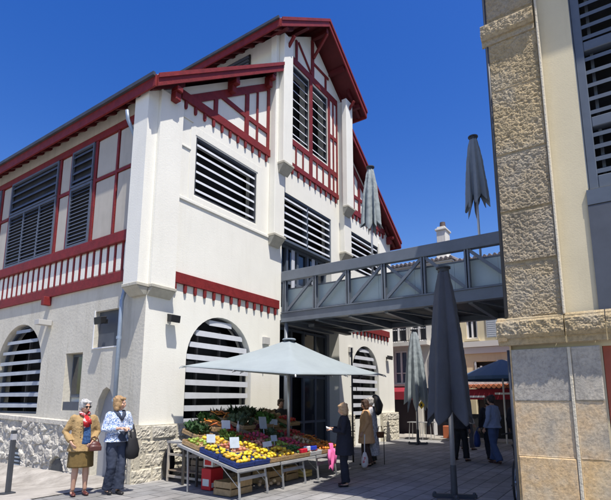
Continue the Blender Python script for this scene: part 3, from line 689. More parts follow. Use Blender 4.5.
for x in (4.88,7.36):
    for k in range(7):
        y=-.06-1.0*k; b=MB(); b.box(x,x+.02,y-.995,y,4.18,4.84); b.build('frosted_panel',M['frost'],br)
    b=MB(); b.box(x-.01,x+.03,YE,-.02,4.845,4.88)
    for dz in (4.16,): b.box(x-.06,x-.03,YE,-.02,dz,dz+.03)
    b.build('handrail',M['steel'],br)
b=MB(); b.box(4.8,7.42,YE,-.02,3.98,4.05); b.build('deck',M['steel_dark'],br)
for k in range(7):
    y=-.11-1.06*k; b=MB(); b.box(4.80,7.42,y-.05,y+.05,3.80,3.979); b.build('cross_beam',M['steel'],br)
b=MB()
for k in range(6):
    a=-.11-1.06*k; b.bar((4.85,a-.05,3.88),(7.4,a-1.0,3.88),.045) ; 
b.build('wind_brace',M['steel'],br)
b=MB(); b.tube([(4.72,-.16,-.0),(4.72,-.16,3.83)],.06,12); b.build('column',M['steel'],br,smooth=True)
b=MB(); b.box(5.0,7.2,-.95,-.75,3.68,3.76); b.build('light_housing',M['steel_dark'],br)
# ------------------------------------------------------------------ closed umbrellas
def closed_umb(label,loc,ztop,zbot,rmax,cm,seed,pole=.03,group=None,zfoot=0,base=True,sway=0,lobes=8,drop=.35,rz_=0):
    t=thing('closed_umbrella',label,'umbrella',(loc[0],loc[1],zfoot),rz_,group)
    zt=ztop-zfoot; zb=zbot-zfoot; rnd=random.Random(seed); nA,nV=96,40
    ph=[rnd.uniform(-.25,.25) for _ in range(lobes)]; am=[rnd.uniform(.75,1.25) for _ in range(lobes)]; dr=[rnd.uniform(.35,1.2) for _ in range(lobes)]
    b=MB(); V=[]
    for j in range(nV+1):
        v=j/nV; row=[]
        for i in range(nA):
            th=2*PI*i/nA; k=int(th/(2*PI)*lobes)%lobes; ft=(th/(2*PI)*lobes)%1
            pt=abs(2*ft-1)        # 1 at ribs, 0 between
            prof=.085+(rmax-.085)*(v**.72)
            rr=prof*(1-(.16+.46*v)*(1-pt**1.3)*am[k])
            rr+=.02*v*noise.noise(Vector((math.cos(th)*3,math.sin(th)*3,v*3+seed)))
            tw=ph[k]*v*.9+.22*v*math.sin(ft*PI)*(1 if (seed+k)%2 else -1)
            low=drop*dr[k]*(pt**1.15)*max(0,(v-.45)/.55)**1.5
            z=zt-.06-(zt-zb-.06)*v*(1)-low+.03*noise.noise(Vector((th*2,v*4,seed)))*v
            row.append(b.bm.verts.new((rr*math.cos(th+tw)+sway*v*v,rr*math.sin(th+tw),z)))
        V.append(row)
    for j in range(nV):
        for i in range(nA): b.bm.faces.new((V[j][i],V[j][(i+1)%nA],V[j+1][(i+1)%nA],V[j+1][i]))
    c=b.build('folded_canopy',cm,t,smooth=True)
    su=c.modifiers.new('Subdiv','SUBSURF'); su.levels=1; su.render_levels=1
    for ns,st in ((.2,.028),(.06,.006)):
        tx=bpy.data.textures.new('cloth','CLOUDS'); tx.noise_scale=ns; d_=c.modifiers.new('Creases','DISPLACE'); d_.texture=tx; d_.strength=st; d_.texture_coords='LOCAL'
    so_=c.modifiers.new('Solidify','SOLIDIFY'); so_.thickness=.006
    b=MB(); b.tube([(0,0,zt-.09),(0,0,zt-.03),(0,0,zt-.028),(0,0,zt)],[.1,.1,.13,.13],20); b.build('top_cap',M['steel_dark'],t)
    b=MB(); b.tube([(0,0,.0),(0,0,zt-.1)],pole,12); b.build('pole',M['alu'],t,smooth=True)
    b=MB()
    for k in range(lobes):
        th=2*PI*k/lobes; b.bar((pole*1.2*math.cos(th),pole*1.2*math.sin(th),zt-.2),(rmax*.45*math.cos(th),rmax*.45*math.sin(th),zb+.12),.02)
    b.build('rib',M['alu'],t)
    if base:
        b=MB(); b.tube([(0,0,.012),(0,0,.02),(0,0,.5),(0,0,.52)],[.055,.055,.05,.045],14); b.box(-.36,.36,-.035,.035,.004,.05); b.box(-.035,.035,-.36,.36,.006,.055)
        b.box(-.3,.3,-.3,.3,-.002,.006)
        for a in (0,PI/2,PI,PI*1.5): b.ball((.32*math.cos(a),.32*math.sin(a),.06),.03,8)
        b.build('base',M['steel_dark'],t)
    return t
closed_umb('tall closed dark grey umbrella standing in the shade in front of the footbridge',(2.07,-5.67),3.97,1.42,.43,M['canvas_dk'],3,pole=.042,drop=.26,rz_=.4,lobes=5)
closed_umb('closed pale grey umbrella standing beyond the footbridge in front of the shop',(10.9,-1.65),4.26,1.75,.50,M['canvas_lt'],5,pole=.04,drop=.6,rz_=.2)
closed_umb('closed pale umbrella on the footbridge, rising in front of the red gable edge',(6.1,-2.3),8.68,6.95,.36,M['canvas_lt'],8,zfoot=4.05,pole=.03,drop=.4,base=False,rz_=.9)
closed_umb('closed grey umbrella on the footbridge, against blue sky beside the sandstone quoins',(6.1,-5.4),8.66,6.95,.34,M['canvas_mid'],11,zfoot=4.05,pole=.03,drop=.5,base=False,rz_=.3)
# ------------------------------------------------------------------ open umbrella over the stall
t=thing('open_umbrella','large open pale blue grey square umbrella shading the fruit and vegetable stall','umbrella',(2.5,-1.9,0))
C4=[(-1.84,1.48,2.31),(1.9,1.48,2.27),(1.85,-1.5,2.20),(-1.84,-1.5,2.05)]
apex=Vector((0,0,2.97)); rim=[]
for k in range(4):
    a=Vector(C4[k]); c=Vector(C4[(k+1)%4])
    for j in range(12):
        f=j/12; p=a.lerp(c,f); p-= (p-Vector((0,0,p.z)))*.012*math.sin(PI*f); rim.append(p)
b=MB(); n=len(rim); V=[]
for j in range(13):
    v=j/12; row=[]
    for i,p in enumerate(rim):
        q=apex.lerp(p,v if v>0 else .012); q=Vector((q.x,q.y,q.z-.17*math.sin(PI*min(1,v*1.0))*.45)); row.append(b.bm.verts.new(q))
    V.append(row)
for j in range(12):
    for i in range(n): b.bm.faces.new((V[j][i],V[j][(i+1)%n],V[j+1][(i+1)%n],V[j+1][i]))
c=b.build('canopy',M['canvas_lt'],t,smooth=True); s_=c.modifiers.new('Solidify','SOLIDIFY'); s_.thickness=.008
b=MB(); b.tube([(0,0,2.955),(0,0,2.985),(0,0,2.99)],[.16,.14,.02],16); b.build('top_cap',M['canvas_mid'],t,smooth=False)
b=MB(); b.tube([(0,0,0),(0,0,2.93)],.035,12); b.build('pole',M['alu'],t,smooth=True)
for i in range(0,48,6):
    b=MB(); p=rim[i]; m1=apex.lerp(p,.5); b.bar((0,0,2.84),(m1.x,m1.y,m1.z-.125),.02); b.bar((m1.x,m1.y,m1.z-.125),p+Vector((0,0,-.035)),.02); b.bar((0,0,2.3),(m1.x,m1.y,m1.z-.13),.018)
    b.bar(p+Vector((0,0,-.01)),p+(p-Vector((0,0,p.z))).normalized()*.04+Vector((0,0,-.05)),.02); b.build('rib',M['alu'],t)
b=MB(); b.box(-.3,.3,-.3,.3,.0,.07); b.build('base',M['steel_dark'],t)
# ------------------------------------------------------------------ market stall
def zf(y): return .50+.235*(y+2.88)
ntab=3
labs=['left trestle table of the stall, under the lemons and mangoes','middle trestle table of the stall, beside the blue and red punnets','right trestle table of the stall, with a pink cloth hanging from it']
for k in range(ntab):
    x0=-.22+1.18*k; x1=x0+1.14
    t=thing('trestle_table',labs[k],'table',(x0,-2.88,0),0,'trestle tables of the stall')
    L_=x1-x0
    b=MB(); b.hexa([(0,0,.44),(L_,0,.44),(L_,1.45,.44+.235*1.45),(0,1.45,.44+.235*1.45),(0,0,.485),(L_,0,.485),(L_,1.45,.485+.235*1.45),(0,1.45,.485+.235*1.45)]); b.build('tabletop',plain('worn_board',(.30,.30,.30),.7,var=.2),t)
    for y,h in ((.07,.45),(1.3,.74)):
        b=MB()
        xa,xb=(.14,.86)
        b.bar((xa,y-.02,0),(xa+.02,y+.04,h),.028); b.build('leg',M['alu'],t); b=MB(); b.bar((xb,y-.02,0),(xb-.02,y+.04,h),.028)
        b.build('leg',M['alu'],t)
        b=MB(); b.box(xa-.0,xb+.0,y+.02,y+.035,h-.17,h-.115); b.box(xa,xb,y+.025,y+.04,h-.05,h-.005); b.build('cross_rail',M['alu'],t)
    b=MB()
    for xa in (.14,.86): b.bar((xa,.08,.18),(xa,.55,.55),.012)
    b.build('brace',M['alu'],t)
# side table with plants and jars
t=thing('side_table','narrow wooden side table with shelf at the left end of the stall','table',(.86,-.85,0))
b=MB(); b.box(-.42,.3,-.62,.5,.74,.78); b.build('tabletop',plain('worn_board',(.3,.3,.3)),t)
b=MB(); b.box(-.4,.28,-.6,.48,.2,.22); b.build('shelf',plain('dull_wood',(.22,.17,.12),.8,var=.2),t)
for (x,y) in ((-.39,-.59),(.27,-.59),(-.39,.46),(.27,.46)):
    b=MB(); b.box(x-.02,x+.02,y-.02,y+.02,0,.739); b.build('leg',plain('grey_wood',(.42,.38,.32),.8,var=.2),t)
b=MB()
for z in (.08,.5): b.box(-.405,-.385,-.57,.44,z,z+.045)
b.build('rail',plain('grey_wood',(.42,.38,.32)),t)
# tiered back stands
for i,(y0,y1,z,x0,x1,lab) in enumerate(((-1.40,-.92,.86,.3,3.7,'dark middle tier stand of the stall, behind the sloping tables'),(-.9,-.28,1.0,1.05,3.9,'dark back tier stand of the stall, against the arched opening'))):
    t=thing('tier_stand',lab,'stand',(x0,y0,0))
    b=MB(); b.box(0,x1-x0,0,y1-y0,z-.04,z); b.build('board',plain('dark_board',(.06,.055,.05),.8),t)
    for x in (.05,(x1-x0)/2,x1-x0-.05):
        b=MB(); b.box(x-.02,x+.02,.03,.07,0,z-.041); b.box(x-.02,x+.02,y1-y0-.07,y1-y0-.03,0,z-.041); b.build('leg',plain('dark_board',(.06,.055,.05)),t)
# ---- produce
def prod_mesh(kind):
    b=MB(); rnd=random.Random(kind)
    if kind in('lemon','mango'):
        b.ball((0,0,0),(.047,.034,.034) if kind=='lemon' else (.06,.042,.04),12)
        b.ball((.046 if kind=='lemon' else .055,0,0),(.012,.01,.01),6)
    elif kind in('apple','tomato','orange','peach'):
        b.ball((0,0,0),(.038,.038,.034),12)
        b.tube([(0,0,.028),(.003,0,.05)],.004,5)
    elif kind in('pepper','courgette','carrot','cucumber'):
        L_={'pepper':.11,'courgette':.19,'carrot':.17,'cucumber':.2}[kind]; r={'pepper':.035,'courgette':.024,'carrot':.017,'cucumber':.022}[kind]
        b.tube([(-L_/2,0,0),(-L_/2+.01,0,.002),(0,.008,.006),(L_/2-.015,0,.002),(L_/2,0,0)],[r*.3,r,r*.95,r*.6 if kind!='cucumber' else r*.9,.004],8)
    else:   # leafy head, crumpled leaves around a heart
        b.ball((0,0,.0),(.05,.05,.045),10)
        for k in range(14):
            a=rnd.uniform(0,2*PI); e=rnd.uniform(.1,1.1); L_=rnd.uniform(.08,.14); w_=rnd.uniform(.03,.05)
            d=Vector((math.cos(a)*math.cos(e),math.sin(a)*math.cos(e),math.sin(e))); sd=d.cross(Vector((0,0,1))).normalized(); n_=sd.cross(d)
            r0=[b.bm.verts.new(d*L_*f+sd*w_*s*math.sin(PI*(.15+.8*f))+n_*(.02*math.sin(f*5+k)+.012*abs(s))) for f in (0,.35,.7,1) for s in (-1,0,1)]
            for q in range(3):
                for s in range(2): b.bm.faces.new((r0[q*3+s],r0[q*3+s+1],r0[q*3+s+4],r0[q*3+s+3]))
    return b
PC={'lemon':('lemon_skin',(.80,.58,.03)),'mango':('mango_skin',(.78,.50,.04)),'apple':('apple_skin',(.45,.03,.03)),'green_apple':('green_apple_skin',(.30,.42,.06)),'tomato':('tomato_skin',(.55,.03,.02)),
 'orange':('orange_skin',(.75,.26,.03)),'peach':('peach_skin',(.70,.25,.16)),'pepper':('green_pepper_skin',(.05,.16,.03)),'courgette':('courgette_skin',(.04,.11,.03)),'cucumber':('cucumber_skin',(.05,.14,.04)),
 'carrot':('carrot_skin',(.65,.20,.03)),'lettuce':('lettuce_leaf',(.08,.17,.03)),'cabbage':('cabbage_leaf',(.10,.14,.07)),'beetroot':('beetroot_skin',(.16,.02,.05)),'radish':('radish_skin',(.60,.06,.13)),'onion':('onion_skin',(.60,.42,.26)),
 'herb_bunch':('herb_leaf',(.022,.06,.015)),'potato':('potato_skin',(.38,.28,.15))}
SH={'green_apple':'apple','cabbage':'lettuce','beetroot':'apple','radish':'apple','onion':'apple','herb_bunch':'lettuce','potato':'mango'}
PM={}
def pmesh(kind):
    if kind not in PM:
        nm,c=PC[kind]; o=prod_mesh(SH.get(kind,kind)).build(kind,plain(nm,c,.42 if kind not in('lettuce','cabbage','herb_bunch','potato') else .7,var=.22,vscale=22),smooth=True)
        PM[kind]=o.data
        nt_=o.data.materials[0].node_tree; bs=nt_.nodes['Principled BSDF']; src=bs.inputs['Base Color'].links[0].from_socket
        oi=nt_.nodes.new('ShaderNodeObjectInfo'); h_=nt_.nodes.new('ShaderNodeHueSaturation'); m1=nt_.nodes.new('ShaderNodeMapRange'); m1.inputs['To Min'].default_value=.55; m1.inputs['To Max'].default_value=1.15
        m2=nt_.nodes.new('ShaderNodeMapRange'); m2.inputs['To Min'].default_value=.485; m2.inputs['To Max'].default_value=.512
        nt_.links.new(oi.outputs['Random'],m1.inputs['Value']); nt_.links.new(oi.outputs['Random'],m2.inputs['Value']); nt_.links.new(m1.outputs['Result'],h_.inputs['Value']); nt_.links.new(m2.outputs['Result'],h_.inputs['Hue'])
        nt_.links.new(src,h_.inputs['Color']); nt_.links.new(h_.outputs['Color'],bs.inputs['Base Color'])
        bpy.data.objects.remove(o)
    return PM[kind]
word={'green_apple':'green apple','herb_bunch':'bunch of dark green leaves','pepper':'green pepper'}
def plur(k): return {'mango':'mangoes','tomato':'tomatoes','potato':'potatoes','peach':'peaches','radish':'radishes','herb_bunch':'dark green leaves','green_apple':'green apples','pepper':'green peppers'}.get(k,k+'s')
def crate_mesh(w_,d_,h_,m_,name='crate'):
    b=MB(); t_=.012
    b.box(0,w_,0,d_,0,.008)
    for z0,z1 in ((.01,h_*.45),(h_*.55,h_)):
        b.box(0,w_,0,t_,z0,z1); b.box(0,w_,d_-t_,d_,z0,z1); b.box(0,t_,t_,d_-t_,z0,z1); b.box(w_-t_,w_,t_,d_-t_,z0,z1)
    for x in (t_,w_-t_-.02):
        for y in (t_,d_-t_-.02): b.box(x,x+.02,y,y+.02,.008,h_+.012)
    return b
ords=['first','second','third','fourth','fifth','sixth','seventh','eighth','ninth']
tot=0
def fill(kind,x,y,z,w_,d_,slope,n,where,sc_=1.,heap=.05):
    global tot
    if n>=8: n=int(n*1.6); sc_*=.84
    me=pmesh(kind); wd=word.get(kind,kind); rnd=random.Random(int(x*100)+int(y*77))
    nx=max(1,round(math.sqrt(n*w_/d_))); ny=max(1,math.ceil(n/nx)); k=0
    for j in range(ny):
        for i in range(nx):
            fx=(i+.5+rnd.uniform(-.22,.22))/nx; fy=(j+.5+rnd.uniform(-.22,.22))/ny
            o=bpy.data.objects.new(kind,me); col.objects.link(o)
            hz=heap*(1-(2*fx-1)**2*.6)*(1-(2*fy-1)**2*.6)+rnd.uniform(-.008,.012)
            o.location=(x+.03+(w_-.06)*fx,y+.03+(d_-.06)*fy,z+.055+hz+slope*d_*fy)
            o.rotation_euler=(rnd.uniform(-.5,.5),rnd.uniform(-.5,.5),rnd.uniform(0,6.28)); s=sc_*rnd.uniform(.88,1.14); o.scale=(s,s,s)
            tag(o,f'{wd} heaped in the {where}',wd.split(' of ')[0] if kind!='herb_bunch' else 'greens',f'{plur(kind)} in the {where}'); tot+=1
cols_=8; cw=.425
rows=[('front row',-2.87,['mango','lemon','lemon','mango','pepper','apple','orange','orange']),
      ('second row',-2.40,['lemon','peach','lemon','peach','green_apple','radish','onion','carrot']),
      ('third row',-1.93,['green_apple','mango','lettuce','tomato','radish','cabbage','tomato','apple'])]
CM={}
for ri,(rn,y0,ks) in enumerate(rows):
    for i,kd in enumerate(ks):
        x0=-.2+i*cw+ri*.012; z0=zf(y0)+.002
        crm=M['card_blue'] if (ri,i) in ((0,0),(1,0),(0,1)) else plain('white_carton',(.6,.6,.58),.7) if (ri,i) in ((0,5),) else M['wood']
        wd=word.get(kd,kd); cn='dark blue carton' if crm==M['card_blue'] else 'white carton' if 'white' in crm.name else 'wooden crate'
        key=crm.name
        if key not in CM: o=crate_mesh(cw-.015,.45,.075,crm).build('crate',crm); CM[key]=o.data; bpy.data.objects.remove(o)
        o=bpy.data.objects.new('produce_crate',CM[key]); col.objects.link(o); o.location=(x0,y0,z0); o.rotation_euler=(math.atan(.235),0,0)
        where=f'{ords[i]} crate from the left, {rn}'
        tag(o,f'{cn} of {plur(kd)}, {where}','crate','produce crates on the stall')
        n=10 if ri<2 else 8
        if kd in('lettuce','cabbage'): n=5
        fill(kd,x0,y0,z0,cw-.015,.45,.235,n,where,1.0 if ri<2 else 1.05)
for (rn,y0,z0,ks,xb) in (('middle tier',-1.38,.862,['herb_bunch','carrot','tomato','cabbage','beetroot','lettuce','courgette','tomato'],.3),
                      ('back tier',-.86,1.002,['lettuce','carrot','herb_bunch','cabbage','herb_bunch','potato'],1.1)):
    for i,kd in enumerate(ks):
        x0=xb+i*cw; key=M['wood'].name
        o=bpy.data.objects.new('produce_crate',CM[key]); col.objects.link(o); o.location=(x0,y0,z0+.12*(i%2)); o.rotation_euler=(.25,0,0)
        wd=word.get(kd,kd); where=f'{ords[i]} crate from the left, {rn}'
        tag(o,f'shaded wooden crate of {plur(kd)}, {where}','crate','produce crates on the stall')
        fill(kd,x0,y0,z0+.12*(i%2),cw-.015,.45,.25,7,where,1.15 if kd in('lettuce','cabbage','herb_bunch') else .9 if kd=='carrot' else 1.15,heap=.09)
# tall leafy greens at the back, in front of the arched opening
for i,(x,y,z,s,lab) in enumerate(((1.15,-.55,1.0,1.7,'tall leaf bunch standing at the left end of the back tier'),(1.05,-.75,.79,1.1,'dark green potted leaves on the side table beside the wall'),
      (2.5,-.35,1.25,2.0,'broad heap of dark leaves at the back of the stall below the umbrella pole'),(3.3,-.4,1.2,1.8,'heap of dark leaves at the right end of the back tier'),(1.8,-.4,1.22,1.7,'heap of brownish green leaves in front of the arched opening'))):
    b=MB(); rnd=random.Random(i)
    for k in range(150):
        a=rnd.uniform(0,2*PI); e=rnd.uniform(.5,1.45) if i==0 else rnd.uniform(.05,1.2); L_=rnd.uniform(.12,.26)*s*.7
        d=Vector((math.cos(a)*math.cos(e),math.sin(a)*math.cos(e),math.sin(e))); sd=d.cross(Vector((0,0,1))).normalized(); n_=sd.cross(d); w_=rnd.uniform(.006,.02)*s*.7; o_=Vector((rnd.uniform(-.12,.12)*s,rnd.uniform(-.06,.06),0))
        r0=[b.bm.verts.new(o_+d*L_*f+sd*w_*q*math.sin(PI*(.1+.85*f))-Vector((0,0,.25))*L_*f*f*(.5)) for f in (0,.35,.7,1) for q in (-1,1)]
        for q in range(3): b.bm.faces.new((r0[q*2],r0[q*2+1],r0[q*2+3],r0[q*2+2]))
    tag(b.build('leafy_greens',plain('dark_leaf',(.02,.045,.013),.6,var=.4,vscale=8) if i!=4 else plain('brown_leaf',(.06,.04,.015),.6,var=.4,vscale=8),loc=(x,y,z),recalc=False),lab,'greens','leafy greens at the back of the stall')
# price signs
for i,(x,y,z,w_,h_,lab) in enumerate(((.15,-1.9,.83,.17,.15,'grey price board among the green apples at the left of the stall'),(.30,-2.35,.75,.19,.19,'square grey price board standing in the lemons near the front'),
      (1.05,-2.5,.72,.18,.10,'low pale price board between lemons and mangoes'),(1.0,-1.45,1.02,.19,.17,'white price board above the middle tier, left of the umbrella pole'),(1.95,-1.65,.98,.22,.26,'tilted large pale price board in the centre of the stall'),
      (1.0,-.75,.93,.13,.17,'small white price board on the side table beside the dark leaves'),(1.5,-2.3,.78,.15,.12,'small bluish price board in the peaches'),(2.6,-1.4,1.03,.2,.13,'shaded pale price board before the beetroots'))):
    t=thing('price_board',lab,'price sign',(x,y,z-.05),random.uniform(-.5,.1),'price boards on the stall'); t.rotation_euler=(R(-14),R(random.uniform(-8,8)),t.rotation_euler[2])
    b=MB(); b.box(-w_/2,w_/2,-.006,.0,.06,.06+h_); b.build('board',plain('price_card',(.42,.48,.55),.7,var=.12,vscale=9) if i not in(3,5) else plain('white_card',(.7,.72,.75),.7,var=.1),t)
    b=MB(); b.tube([(0,0,-.04),(0,0,.06)],.006,6); b.build('stake',M['alu'],t)
# blue, red and pink things at the front
def punnet(x,y,z,c,name,lab,n=1,s=(.2,.2,.07)):
    b=MB(); b.box(0,s[0],0,s[1],0,s[2]); 
    o=b.build('paper_packet',plain(name,c,.6,var=.15,vscale=8),loc=(x,y,z),bevel=.012); tag(o,lab,'packet')
punnet(1.98,-2.84,.60,(.02,.05,.45),'blue_paper','bright blue packet on the middle table, between red apples and oranges',s=(.24,.14,.08))
punnet(1.86,-2.86,.60,(.6,.6,.65),'white_paper','white packet left of the bright blue packet',s=(.1,.12,.09))
punnet(1.62,-2.88,.58,(.5,.01,.03),'red_paper','red packet on the middle table left of the white and blue ones',s=(.2,.12,.08))
# pink cloth
b=MB()
def pk(a,c):
    x=-.11+.22*a; w_=1 if c>.3 else .7; zz=.12-.52*c+.05*math.sin(a*PI*2)*(c>.8)
    return Vector((x*w_+.03*math.sin(c*4),-.0-.05*min(1,c*3)-.02*math.sin(a*PI*3+c*2),zz if c>.15 else .12-.08*c))
b.grid(pk,16,24)
for s_ in (-1,1): b.tube([(s_*.08,-.04,.0),(s_*.13,-.06,-.14),(s_*.1,-.06,-.3)],[.03,.035,.03],8)
o=b.build('pink_jacket',plain('pink_cloth',(.80,.16,.40),.85,var=.12,vscale=8),smooth=True,loc=(2.62,-2.90,.58)); o.modifiers.new('Solidify','SOLIDIFY').thickness=.012
tag(o,'bright pink child jacket hanging over the front edge of the stall','jacket')
# under the stall
def crate_at(x,y,z,w_,d_,h_,m_,lab,name='storage_crate'):
    o=crate_mesh(w_,d_,h_,m_).build(name,m_,loc=(x,y,z)); return tag(o,lab,'crate','crates stored under the stall')
crate_at(.0,-2.55,.005,.55,.4,.22,M['wood'],'empty wooden crate on the ground under the left end of the stall')
crate_at(1.2,-2.4,.005,.5,.4,.24,M['wood'],'wooden crate on the ground under the middle of the stall, left one')
crate_at(1.76,-2.4,.005,.42,.4,.26,M['wood'],'wooden crate on the ground under the middle table, right one')
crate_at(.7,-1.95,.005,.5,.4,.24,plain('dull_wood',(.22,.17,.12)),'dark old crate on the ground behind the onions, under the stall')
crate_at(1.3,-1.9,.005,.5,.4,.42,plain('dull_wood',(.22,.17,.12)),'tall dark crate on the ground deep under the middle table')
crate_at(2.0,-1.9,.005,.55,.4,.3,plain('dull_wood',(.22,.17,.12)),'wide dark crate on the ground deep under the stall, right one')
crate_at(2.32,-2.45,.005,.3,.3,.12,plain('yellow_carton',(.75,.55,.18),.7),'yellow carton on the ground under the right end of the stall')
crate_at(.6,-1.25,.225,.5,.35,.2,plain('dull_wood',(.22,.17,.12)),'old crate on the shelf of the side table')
for i,(x,z,c,lab) in enumerate(((.36,.19,(.62,.02,.03),'red and white carton on the ground beside the side table'),(.40,.40,(.75,.75,.72),'white carton stacked on the red carton'))):
    b=MB(); b.box(-.16,.16,-.12,.12,-.19 if i==0 else -.0,.18 if i==0 else .16); o=b.build('drinks_carton',plain('carton%d_card'%i,c,.5),loc=(x,-1.75,z),bevel=.006)
    tag(o,lab,'carton')
    b=MB()
    for k in range(3): b.box(-.13+.1*k,-.07+.1*k,-.128,-.121,-.14,-.06) if i==0 else b.box(-.1+.08*k,-.06+.08*k,-.128,-.121,.04,.1)
    b.box(-.1605-.004,-.1605,-.08,.08,-.12 if i==0 else .03,.0 if i==0 else .12)
    b.build('print',plain('print%d'%i,(.75,.75,.7) if i==0 else (.6,.03,.03)),o)
rnd=random.Random(4)
for i in range(9):
    o=bpy.data.objects.new('fallen_onion',pmesh('onion')); col.objects.link(o); o.location=(.85+.5*rnd.random(),-2.6+.4*rnd.random(),.035+.03*(i%3)); o.rotation_euler=(rnd.random(),0,rnd.random()*6)
    tag(o,'brown onion loose on the ground under the stall','onion','onions on the ground under the stall')
t=thing('bin_bag','dark grey bin bag hanging beside the side table at the wall','bag',(.62,-.22,0))
b=MB(); b.ball((0,0,.32),(.14,.11,.32),16); o=b.build('sack',M['black'],t,smooth=True)
b=MB(); b.tube([(-.05,0,.6),(0,0,.72),(.05,0,.6)],.012,6); b.build('handle',M['black'],t)
for i,(x,y,c,h_,lab) in enumerate(((.33,-1.05,(.03,.03,.04),.16,'dark jar with a blue lid at the corner of the side table'),(.30,-1.28,(.02,.03,.06),.1,'low dark bowl at the front of the side table'))):
    b=MB(); b.tube([(0,0,0),(0,0,h_*.8),(0,0,h_*.85),(0,0,h_)],[.06,.065,.045,.045],14); o=b.build('jar',plain('jar%d_glaze'%i,c,.3),loc=(x+.24,y,.781),smooth=True); tag(o,lab,'jar')
b=MB(); b.tube([(0,0,0),(0,0,.12),(0,0,.16),(0,0,.22)],[.035,.035,.012,.012],12); tag(b.build('bottle',plain('bottle_white',(.6,.6,.55),.3),loc=(1.35,-1.45,.95),smooth=True),'small pale bottle standing between the produce crates','bottle')
tag(crate_mesh(.3,.3,.12,plain('pale_wood',(.55,.42,.24),.8)).build('small_crate',plain('pale_wood',(.55,.42,.24),.8),loc=(.72,-1.40,.79)),'small pale wooden box at the front of the side table','crate')
# ------------------------------------------------------------------ wall lamps, meters, bollard
def flood(F,u,z,lab,s=1):
    t=thing('floodlight',lab,'wall lamp',F(u,0,z),0,'floodlights on the walls')
    L0=lambda a,d,zz: F(u+a,d,z+zz)-F(u,0,z)
    b=MB(); b.hexa([L0(-.13*s,.10,-.08),L0(.13*s,.10,-.08),L0(.13*s,.22,-.11),L0(-.13*s,.22,-.11),L0(-.13*s,.08,.08),L0(.13*s,.08,.08),L0(.13*s,.24,.05),L0(-.13*s,.24,.05)]); b.build('lamp_body',M['black'],t,bevel=.01)
    b=MB(); b.bar(L0(0,.002,-.02),L0(0,.17,-.02),.04); b.bar(L0(-.05,.01,-.02),L0(.05,.01,-.02),.02,.1); b.build('bracket',M['black'],t)
    b=MB(); b.hexa([L0(-.11*s,.13,-.093),L0(.11*s,.13,-.093),L0(.11*s,.21,-.112),L0(-.11*s,.21,-.112),L0(-.11*s,.13,-.091),L0(.11*s,.13,-.091),L0(.11*s,.21,-.110),L0(-.11*s,.21,-.110)]); b.build('lens',M['glass'],t)
flood(FF,.62,3.37,'black floodlight on the white facade wall near its left corner')
flood(FS,1.36,3.36,'black floodlight in front of the slate panel on the side wall')
flood(FF,11.95,3.35,'black floodlight at the far right end of the facade, beyond the second arch')
t=thing('wall_lamp_box','small grey box lamp on a bracket on the side wall beside the arched opening','wall lamp',(0,3.85,3.52))
b=MB(); b.box(-.34,-.02,-.17,.05,-.07,.06); b.build('lamp_body',plain('grey_box',(.45,.44,.42)),t,bevel=.006)
for (x,z,lab) in ((3.95,3.22,'small grey meter box on the facade left of the entrance'),(8.8,3.4,'small grey meter box on the facade right of the entrance')):
    t=thing('meter_box',lab,'meter box',(x,0,z)); b=MB(); b.box(-.12,.14,-.07,-.001,-.1,.1); b.build('box',plain('grey_box',(.45,.44,.42)),t,bevel=.006)
    b=MB(); b.tube([(-.08,-.02,-.1),(-.08,-.02,-.9)],.014,6); b.build('conduit',plain('grey_box',(.45,.44,.42)),t)
t=thing('bollard','dark metal bollard with a pale band on the tan pavement at the left edge','bollard',(-1.77,1.22,-.07))
b=MB(); b.box(-.038,.038,-.038,.038,0,.95); b.box(-.039,.039,-.039,.039,1.06,1.12); b.build('post',M['steel_dark'],t,bevel=.008)
b=MB(); b.box(-.038,.038,-.038,.038,.951,1.059); b.build('reflective_band',plain('grey_band',(.4,.4,.42),.5),t)
b=MB(); b.box(-.1,.1,-.08,.08,-.02,.03); b.build('foot_plate',M['steel_dark'],t)
t=thing('lamp_post','thin black metal pole with a short arm right of the entrance, behind the shoppers','pole',(5.1,-2.1,0))
b=MB(); b.tube([(0,0,0),(0,0,3.0)],.024,8); b.build('pole',M['black'],t,smooth=True); b=MB(); b.bar((-.1,0,1.95),(.25,0,1.95),.015); b.bar((.25,0,1.95),(.25,0,1.85),.015); b.build('arm',M['black'],t)
# ------------------------------------------------------------------ bicycle
t=thing('bicycle','black bicycle leaning beside the sandstone corner in the shade','bicycle',(2.55,-6.62,0),R(4))
def ringm(b,c,r,t_,n=36):
    pts=[(c[0]+r*math.cos(2*PI*k/n),c[1],c[2]+r*math.sin(2*PI*k/n)) for k in range(n+1)]; b.tube(pts,t_,8,ref=(0,1,0),cap=False)
for x in (-.52,.52):
    b=MB(); ringm(b,(x,0,.335),.32,.018); wo=b.build('wheel',M['black'],t,smooth=True)
    b=MB()
    for k in range(20):
        a=2*PI*k/20; b.bar((x,.02*(-1)**k,.335),(x+.3*math.cos(a),0,.335+.3*math.sin(a)),.003)
    b.tube([(x,-.05,.335),(x,.05,.335)],.02,8); b.build('spokes',M['alu'],wo)
b=MB()
for p,q in (((-.52,0,.335),(-.12,0,.30)),((-.12,0,.30),(-.22,0,.82)),((-.52,0,.335),(-.2,0,.75)),((-.12,0,.3),(.36,0,.72)),((-.2,0,.72),(.34,0,.82)),((.34,0,.86),(.52,0,.335))): b.bar(p,q,.03)
b.build('frame',M['steel_dark'],t)
b=MB(); b.bar((.34,0,.85),(.33,0,1.02),.025); b.tube([(.26,-.28,1.0),(.36,-.1,1.04),(.36,.1,1.04),(.26,.28,1.0)],.013,8); b.build('handlebar',M['black'],t)
b=MB(); b.ball((-.25,0,.88),(.13,.07,.035),12); b.build('saddle',M['black'],t,smooth=True)
